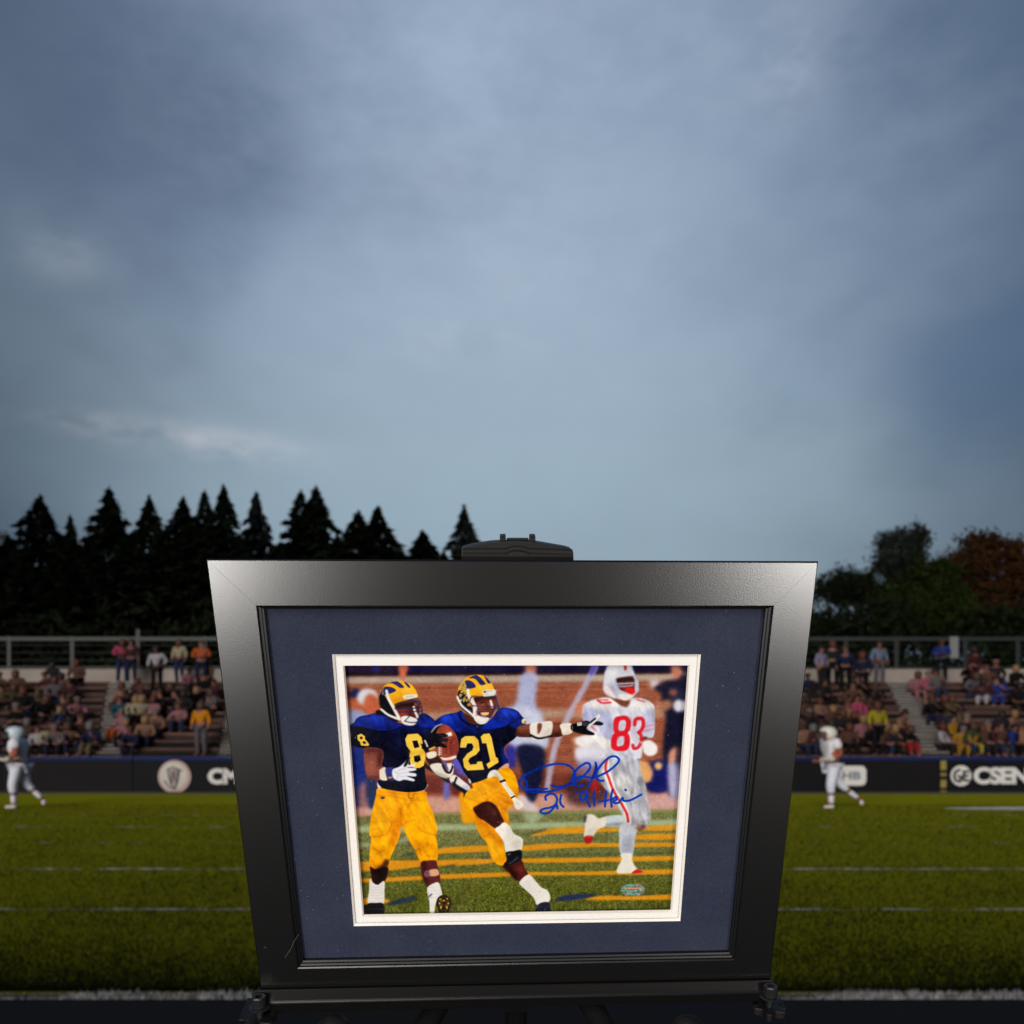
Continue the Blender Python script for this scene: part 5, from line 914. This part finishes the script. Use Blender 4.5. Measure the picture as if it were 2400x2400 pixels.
for a in ((405, 340, 'lavender', 'charcoal', 'stand_hip', 'dark'), (480, 300, 'charcoal', 'black', T, 'red'), (575, 310, 'navy', 'black', T, 'brown'), (710, 370, 'navy', 'black', T, 'red'), (840, 290, 'sky', 'grey', T, 'dark'), (1305, 230, 'blue', 'black', 'stand_folded', 'brown'),
          (625, 470, 'cream', 'grey', S_, 'blond'), (800, 500, 'charcoal'), (865, 490, 'brown'), (1120, 500, 'rose', 'rose', S_, 'red'), (1180, 490, 'pink', 'rose', S_), (1260, 510, 'grey'), (1510, 420, 'black', 'black'), (1560, 340, 'maroon', 'maroon', T, 'dark'), (1650, 430, 'brown'), (1735, 520, 'blue', 'blue'), (1800, 530, 'grey'), (1870, 440, 'black'), (1885, 590, 'black', 'black', S_), (1560, 510, 'grey'), (1645, 540, 'maroon', 'white'), (1710, 380, 'charcoal', None, None, None, 'rose'), (1480, 480, 'charcoal'),
          (665, 660, 'pink', 'rose', S_), (700, 690, 'pink', 'maroon'), (820, 770, 'yellow', 'black', T, 'red'), (300, 520, 'navy'), (290, 680, 'brown'), (310, 800, 'charcoal'), (390, 720, 'tan'), (470, 740, 'brown'), (540, 800, 'charcoal'), (660, 820, 'black'), (725, 830, 'rose'), (755, 640, 'brown'), (960, 780, 'tan', 'maroon'), (960, 900, 'black', 'black'), (1030, 920, 'black', 'red'), (900, 910, 'charcoal'),
          (1195, 640, 'tan', 'black'), (1250, 690, 'black'), (1345, 660, 'olive'), (1400, 710, 'charcoal'), (1300, 880, 'white', 'charcoal', S_), (1410, 850, 'mustard', 'rose'), (1500, 850, 'charcoal'), (1450, 980, 'mustard', 'mustard'), (1540, 990, 'mustard', 'yellow'), (1640, 830, 'charcoal'), (1660, 910, 'brown'), (1820, 890, 'blue', 'black'), (1845, 780, 'tan'), (1860, 970, 'black'), (1900, 970, 'tan'), (1700, 970, 'maroon'), (1620, 970, 'black'), (1520, 920, 'green'), (270, 950, 'tan'), (340, 910, 'maroon'),
          (600, 900, 'brown'), (800, 990, 'black'), (860, 970, 'brown'), (1760, 800, 'charcoal'), (1900, 800, 'black'), (470, 930, 'brown'), (590, 730, 'tan'), (500, 560, 'black'), (560, 560, 'maroon'), (690, 560, 'black'), (420, 560, 'charcoal'), (640, 570, 'brown'), (1730, 900, 'brown'), (1590, 780, 'maroon'), (360, 600, 'maroon'), (820, 580, 'black')):
    seat(a[0], a[1], L_, *a[2:6], a[6] if len(a) > 6 else None, ox=1800)
# one label per spectator: what they wear, how they sit, and their place counted along their row of their block
ORD = ['first', 'second', 'third', 'fourth', 'fifth', 'sixth', 'seventh', 'eighth', 'ninth', 'tenth', 'eleventh', 'twelfth', 'thirteenth']
def block(u): return 'far left block' if u < 250 else 'block left of frame' if u < 1200 else 'block right of frame' if u < 2110 else 'far right block'
rows = {}
for c in crowd: rows.setdefault((block(c[1]), c[2]), []).append(c)
def word(n): return {'amber': 'bright orange', 'rose': 'dusty pink', 'sky': 'pale blue', 'charcoal': 'dark grey'}.get(n, n)
for (bk_, r), cs in rows.items():
    cs.sort(key=lambda c: c[1]); nm = 'top walkway' if r == NR else ORD[r]+' row'
    for k, c in enumerate(cs):
        pos = '' if len(cs) == 1 else f', {ORD[k]} from left'
        tag(c[0], f"{'standing' if c[7] else 'seated'} person in {word(c[3])} top{pos} on {nm}, {bk_}", 'person', 'spectators in the grandstand')
# ---------------------------------------------------------------- the two players walking along the far side of the field
m_uni = mat('uniform_white', (240, 238, 244), .75, .2, vary=.05, vscale=12); m_uni2 = mat('trousers_white', (230, 232, 244), .7, .25, vary=.05, vscale=9); m_sho = mat('shoe_white', (226, 222, 222), .5, .3); m_num = mat('number_rust', (190, 84, 58), .8, vary=.1)
m_glv = mat('glove_cream', (200, 194, 176), .7); m_helm = [mat('helmet_ice', (214, 228, 236), .35, .5, coat=.5), mat('helmet_ivory', (232, 228, 216), .35, .5, coat=.5)]; m_bar = mat('face_bar', (90, 88, 92), .4, .5)
def player(loc, label, sk, helm, rz, stride):
    o = empty('football_player', loc, rz, label=label, cat='person', group='football players on the far side of the field')
    o.scale = (1.26, 1.26, 1.0)
    hip, sp, ch, nk, hd = (0, 0, 1.0), (-.01, 0, 1.18), (-.03, 0, 1.42), (-.05, 0, 1.57), (-.08, 0, 1.65)
    armA = [(-.04, -.21, 1.50), (.05, -.28, 1.24), (-.16, -.24, 1.10), (-.25, -.20, 1.14)]; armB = [(-.02, .21, 1.50), (.08, .27, 1.24), (-.10, .26, 1.06), (-.19, .24, 1.08)]
    legA = [(-.01, -.10, .94), (-.07, -.11, .52), (-.06, -.10, .10), (-.21, -.10, .04)]; legB = [(.02, .10, .94), (.09+.10*stride, .10, .55), (.34+.20*stride, .10, .21), (.38+.24*stride, .10, .05)]
    J = [(*hip, .14, .12), (*sp, .13, .11), (*ch, .16, .14), (*nk, .07), (*hd, .08, .085), (hd[0], hd[1], hd[2]+.09, .085), (hd[0], hd[1], hd[2]+.15, .05), (hd[0]-.095, 0, hd[2]+.035, .018)]
    E = [(0, 1), (1, 2), (2, 3), (3, 4), (4, 5), (5, 6), (4, 7)]
    for s, e, w, h in (armA, armB):
        k = len(J); J += [(*s, .068), (*e, .052), (*w, .036), (*h, .034, .022)]; E += [(2, k), (k, k+1), (k+1, k+2), (k+2, k+3)]
        d = (Vector(h)-Vector(w)).normalized()
        for q in (-.024, -.008, .008, .024):
            kk = len(J); b_ = Vector(h); J += [(*(b_+d*.03+Vector((0, 0, q))), .010), (*(b_+d*.07+Vector((-.01, .01, q*.9-.02))), .008)]; E += [(k+3, kk), (kk, kk+1)]
    for a, b_, c_, t_ in (legA, legB):
        k = len(J); J += [(*a, .10), (*b_, .07), (*c_, .045), (*t_, .035)]; E += [(0, k), (k, k+1), (k+1, k+2), (k+2, k+3)]
    link('body', skin('pb', J, E, 1), SK[sk], o)
    Jj = [(0, 0, .98, .155, .135), (*sp, .15, .13), (*ch, .20, .18), (-.04, 0, 1.53, .11)]; Ej = [(0, 1), (1, 2), (2, 3)]
    for s, e, w, h in (armA, armB):
        k = len(Jj); m_ = tuple(s[i]*.35+e[i]*.65 for i in range(3)); Jj += [(s[0], s[1]*1.06, s[2]+.015, .115), (*m_, .085)]; Ej += [(2, k), (k, k+1)]
    je = link('jersey', skin('pj', Jj, Ej, 2), m_uni, o)
    Jp = [(0, 0, 1.01, .155, .14)]; Ep = []
    for a, b_, c_, t_ in (legA, legB):
        k = len(Jp); cm_ = tuple(b_[i]*.55+c_[i]*.45 for i in range(3)); Jp += [(*a, .115), (b_[0]-.01, b_[1], b_[2], .088), (*cm_, .068)]; Ep += [(0, k), (k, k+1), (k+1, k+2)]
    link('trousers', skin('pt', Jp, Ep, 2), m_uni2, o)
    for a, b_, c_, t_ in (legA, legB):
        cm_ = tuple(b_[i]*.6+c_[i]*.4 for i in range(3)); link('sock', skin('ps', [(*cm_, .064), (*c_, .05)], [(0, 1)], 1), m_uni2, o)
        tt = Vector(t_); cc = Vector(c_); he = cc+Vector((.05, 0, -.05)) if t_ is legA[3] else cc+Vector((.03, 0, -.02)); link('shoe', skin('psh', [(*he, .05), (*((he+tt)/2), .052, .046), (*tt, .042, .036)], [(0, 1), (1, 2)], 2), m_sho, o)
    for s, e, w, h in (armA, armB): link('wristband', MB().tube(Vector(w)*1.0, Vector(w)*.6+Vector(e)*.4, .05, .055, 12).me('wb'), m_glv, o)
    link('glove', skin('pg', [(*armA[2], .038), (*armA[3], .05, .038), (armA[3][0]-.06, armA[3][1], armA[3][2]-.02, .03)], [(0, 1), (1, 2)], 2), m_glv, o)
    hc = Vector((hd[0]+.005, 0, hd[2]+.075)); hb_ = MB(); n1, n2 = 20, 12
    for j in range(n2+1):
        th = math.pi*.80*j/n2
        for i in range(n1):
            ph = 2*math.pi*i/n1; x, y, z = math.sin(th)*math.cos(ph), math.sin(th)*math.sin(ph), math.cos(th); r = .155
            hb_.v.append(hc+Vector((x*r*1.08 if not (x < -.25 and z < .28) else -.25*r*1.08-.02, y*r*.92, z*r*1.02)))
    for j in range(n2): hb_.f += [(j*n1+i, j*n1+(i+1) % n1, (j+1)*n1+(i+1) % n1, (j+1)*n1+i) for i in range(n1)]
    he_ = link('helmet', hb_.me('helmet', smooth=True), helm, o); fb = MB()
    for zz in (-.02, -.07, -.11): 
        q = [hc+Vector((-.06-.14*math.cos(t), .12*math.sin(t), zz)) for t in [-1.4+i*.4 for i in range(8)]]
        for a, c_ in zip(q, q[1:]): fb.tube(a, c_, .007, n=6)
    for yy in (-.05, .05): fb.tube(hc+Vector((-.19, yy, -.02)), hc+Vector((-.185, yy, -.11)), .007, n=6)
    link('face_mask', fb.me('fm'), m_bar, he_)
    for sy, x0 in ((-1, 0),):
        h = MB(); q = [(-.10, 1.24), (-.02, 1.22), (.06, 1.26), (.05, 1.36), (-.03, 1.33), (-.09, 1.30)]
        link('jersey_mark', MB().prism(q, .0, .012, Matrix.Translation((0, -.205, 0)) @ Matrix.Rotation(R(90), 4, 'X')).me('mark', .003), m_num, o)
    return o
PY = 19.6
player((at(46, 1895, PY).x, PY, .004), 'player in white uniform and pale helmet walking left at the left edge of the field', 3, m_helm[0], R(12), 0)
player((at(1950, 1895, PY).x, PY, .004), 'player in white uniform and ivory helmet walking left in front of the white logo plate', 3, m_helm[1], R(4), 1)
# ---------------------------------------------------------------- trees
m_con = mat('conifer_green', (17, 24, 13), .9, .05, vary=.6, vscale=.9); m_con2 = mat('conifer_grey_green', (34, 38, 36), .9, .05, vary=.4, vscale=1.2); m_trk = mat('bark_dark', (44, 36, 30), .9)
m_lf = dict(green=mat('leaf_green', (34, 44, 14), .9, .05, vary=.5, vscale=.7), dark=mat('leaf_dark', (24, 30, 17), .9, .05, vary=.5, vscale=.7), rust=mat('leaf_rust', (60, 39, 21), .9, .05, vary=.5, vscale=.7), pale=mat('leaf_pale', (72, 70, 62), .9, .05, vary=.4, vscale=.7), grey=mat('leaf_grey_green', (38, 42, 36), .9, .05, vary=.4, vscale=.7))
def conifer_mesh(seed, n=2600, shape=1.0, gap=.12):
    rs = np.random.RandomState(seed); nb = 190; v = []; f = []                # unit tree: height 1, base radius 1
    for k in range(nb):
        t = (k+rs.rand())/nb; z = 1-t*.985; r = min(1, t/.12)**.35* (t**.66)*(1 if rs.rand() > gap else .62)*rs.uniform(.84, 1.04); a = k*2.399+rs.uniform(-.4, .4)
        m_ = max(44, int(n/nb*(.3+1.4*t)/1.0))
        for j in range(m_):
            s = rs.rand()**.6; x, y = r*s*math.cos(a), r*s*math.sin(a); px, py = -math.sin(a), math.cos(a); w = (.10+.16*(1-s))*r+.008; ls = .22+1.0*r; o = rs.uniform(-1, 1)*w; zz = z-.05*s*(.4+t)-rs.rand()*.018
            c = np.array([x+px*o, y+py*o, zz]); e = np.array([math.cos(a)*.16+rs.normal(0, .08), math.sin(a)*.16+rs.normal(0, .08), -.012-rs.rand()*.02])*ls; g = np.array([px*.06+rs.normal(0, .05), py*.06+rs.normal(0, .05), rs.normal(0, .010)])*ls
            q = len(v); v += [c-g, c+e, c+g]; f.append((q, q+1, q+2))
    q = len(v)                                                               # the leader
    v += [np.array([-.012, 0, .93]), np.array([.012, 0, .93]), np.array([0, 0, 1.0])]; f.append((q, q+1, q+2))
    return mesh('conifer_crown', v, f)
CROWN = [conifer_mesh(s, 9000, gap=g) for s, g in ((1, .04), (2, .06), (3, .08), (4, .25))]
TRK = MB().tube((0, 0, 0), (0, 0, 1), 1, .08, 8).me('trunk', smooth=True)
def conifer(u, vtop, hw, y, k, m, lab, vb=1400):
    top = at(u, vtop, y); hgt = top.z; tb = (at(0, vtop, y).z-at(0, vb, y).z)/hgt; rad = hw*1.36/2000*y/(tb**.5)
    o = empty('conifer_tree', (top.x, y, 0), random.uniform(0, 6), label=lab, cat='tree', group='row of tall dark conifers behind the grandstand')
    c = link('crown', CROWN[k], m, o); c.scale = (rad, rad, hgt); t_ = link('trunk', TRK, m_trk, o); t_.scale = (.25, .25, hgt*.9); return o
CON = [(92, 1152, 92, 44, 0, m_con, 'broad dark conifer at the far left with a twin-pointed tip'), (165, 1200, 46, 43, 1, m_con, 'low narrow conifer in the gap right of the broad leftmost one'), (256, 1135, 86, 45, 1, m_con, 'tall dark conifer third from the left, above the person in pink'), (350, 1152, 66, 44, 2, m_con, 'conifer with ragged top left of the fused trio, sky showing on its left'),
       (428, 1156, 74, 46, 0, m_con, 'leftmost of the three fused conifers above the frame corner'), (480, 1143, 70, 45, 1, m_con, 'middle of the three fused conifers above the frame corner'), (525, 1127, 70, 44, 0, m_con, 'tallest and rightmost of the three fused conifers'), (600, 1143, 62, 47, 3, m_con2, 'sparse grey green conifer right of the fused trio'),
       (705, 1143, 82, 45, 1, m_con, 'left trunk of the twin conifers above the frame top'), (741, 1130, 84, 44, 0, m_con, 'right and taller of the twin conifers above the frame top'), (840, 1188, 86, 45, 0, m_con, 'left of the two broad shoulder-height conifers'), (886, 1180, 92, 44, 1, m_con, 'right of the two broad shoulder-height conifers'), (992, 1236, 88, 45, 0, m_con, 'small broad conifer standing low above the frame top'), (1088, 1176, 60, 46, 2, m_con2, 'slim conifer behind the left end of the easel clamp')]
for a in CON: conifer(*a)
FILL = [(20, 1290), (130, 1330), (210, 1300), (305, 1290), (300, 1390), (390, 1270), (450, 1260), (560, 1290), (655, 1310), (790, 1290), (940, 1330), (1040, 1330), (60, 1350), (350, 1380), (250, 1420), (160, 1400), (440, 1400), (520, 1350), (610, 1380), (700, 1380), (800, 1390), (900, 1400)]
REFS = ['under the broad leftmost conifer', 'right of the low narrow conifer', 'left of the third tall conifer', 'right of the third tall conifer', 'above the standing person in white', 'under the fourth tall conifer', 'under the fused trio', 'behind the sparse grey green conifer', 'left of the twin conifers', 'left of the two broad conifers', 'left of the small broad conifer', 'under the slim conifer by the clamp', 'at the far left behind the fence', 'above the orange shirted spectator', 'above the person in pink', 'above the second fence post', 'behind the frame corner', 'behind the left end of frame top', 'behind the frame under the grey conifer', 'behind the frame under the twins', 'behind the frame under the broad pair', 'behind the frame under the small conifer']
for k, (u, v_) in enumerate(FILL):
    o = conifer(u, v_-45, 84, 41+(k % 3)*.7, k % 3, m_con, 'low dark filler conifer '+REFS[k], vb=1500); o['group'] = 'low filler conifers at the foot of the row'
def crown_mesh(blobs, n, size, seed):
    rs = np.random.RandomState(seed); wts = np.array([b_[3]*b_[4]*b_[5] for b_ in blobs])**.67; wts /= wts.sum(); v = []; f = []
    for b_, w in zip(blobs, wts):
        for cl_ in range(max(6, int(n*w/26))):
            d = rs.normal(size=3); d /= np.linalg.norm(d); rr = rs.rand()**.35; c = np.array(b_[:3])+d*rr*np.array(b_[3:6])*rs.uniform(.85, 1.12); cs = size*rs.uniform(1.4, 3.2)
            for j in range(26):
                p = c+rs.normal(size=3)*cs*.62; e1 = rs.normal(size=3)*size*.8; e2 = rs.normal(size=3)*size*.8; q = len(v); v += [p-e1*.5, p+e2*.6, p+e1*.7]; f.append((q, q+1, q+2))
    return mesh('leaf_crown', v, f)
def broadleaf(lab, y, blobs, n, m, size, seed, tx, limbs=()):
    """blobs: (u, v, ru, rv) in the view, placed at depth y"""
    base = at(tx, 1755, y); o = empty('broadleaf_tree', (base.x, y, 0), label=lab, cat='tree'); B = []
    for u, v_, ru, rv in blobs: p = at(u, v_, y); B.append((p.x-base.x, random.uniform(-.6, .6), p.z, ru/2000*y, max(ru, rv)/2000*y*.8, rv/2000*y))
    link('crown', crown_mesh(B, n, size, seed), m, o); h = MB()
    h.tube((0, 0, 0), (0, 0, B[0][2]*.8), .32, .16, 10)
    for b_ in B: h.tube((0, 0, max(1, b_[2]*.45)), b_[:3], .12, .03, 7)
    link('trunk', h.me('trunk', smooth=True), m_trk, o); return o
broadleaf('tall open-topped tree with separate leafy boughs, highest on the right side', 43, [(2110, 1268, 30, 26), (2145, 1262, 22, 26), (2072, 1275, 20, 24), (2160, 1290, 16, 20), (2125, 1310, 40, 24), (2062, 1322, 28, 26), (2100, 1345, 34, 26), (2050, 1352, 14, 12), (2140, 1350, 44, 30)], 9500, m_lf['grey'], .13, 3, 2110)
broadleaf('large rust brown domed tree at the right edge', 44, [(2310, 1330, 95, 70), (2290, 1290, 62, 34), (2350, 1300, 50, 36), (2230, 1340, 48, 42), (2390, 1360, 40, 60), (2330, 1400, 90, 60), (2250, 1400, 60, 50), (2440, 1400, 50, 70), (2320, 1460, 110, 40)], 22000, m_lf['rust'], .15, 4, 2320)
broadleaf('rounded low green tree beside the right edge of the frame', 42, [(1975, 1372, 44, 30), (1930, 1382, 34, 26), (2020, 1372, 34, 24), (2060, 1400, 40, 30), (1990, 1400, 50, 16)], 8000, m_lf['dark'], .13, 5, 2000)
broadleaf('dense green tree in the dip between the open tree and the rust dome', 41, [(2180, 1350, 60, 30), (2120, 1400, 70, 40), (2200, 1420, 80, 60), (2150, 1460, 90, 50)], 15000, m_lf['green'], .14, 6, 2170)
broadleaf('low green tree just above the guard rail beside the frame', 40.5, [(1960, 1470, 80, 34), (2050, 1450, 70, 44), (1900, 1460, 60, 30), (2040, 1490, 90, 30)], 9000, m_lf['dark'], .14, 7, 1990)
broadleaf('dark leafy tree low at the right edge under the rust dome', 40.5, [(2290, 1470, 110, 40), (2400, 1470, 80, 50), (2200, 1490, 80, 30)], 9000, m_lf['dark'], .14, 8, 2300)
broadleaf('pale leafy tree cut by the left edge of the view', 43, [(2, 1300, 26, 50), (-20, 1360, 44, 60), (10, 1400, 26, 40)], 3500, m_lf['pale'], .12, 9, 0)
for u, lab in ((1300, 'bushy dark tree behind the frame, left of the middle'), (1500, 'bushy dark tree behind the frame, right of the middle'), (1700, 'bushy dark tree behind the right half of the frame')):
    broadleaf(lab, 41, [(u, 1440, 110, 40), (u-60, 1480, 90, 40), (u+60, 1480, 90, 40)], 4000, m_lf['dark'], .16, u, u)
# thicket under the trees, seen only as darkness through the guard rail
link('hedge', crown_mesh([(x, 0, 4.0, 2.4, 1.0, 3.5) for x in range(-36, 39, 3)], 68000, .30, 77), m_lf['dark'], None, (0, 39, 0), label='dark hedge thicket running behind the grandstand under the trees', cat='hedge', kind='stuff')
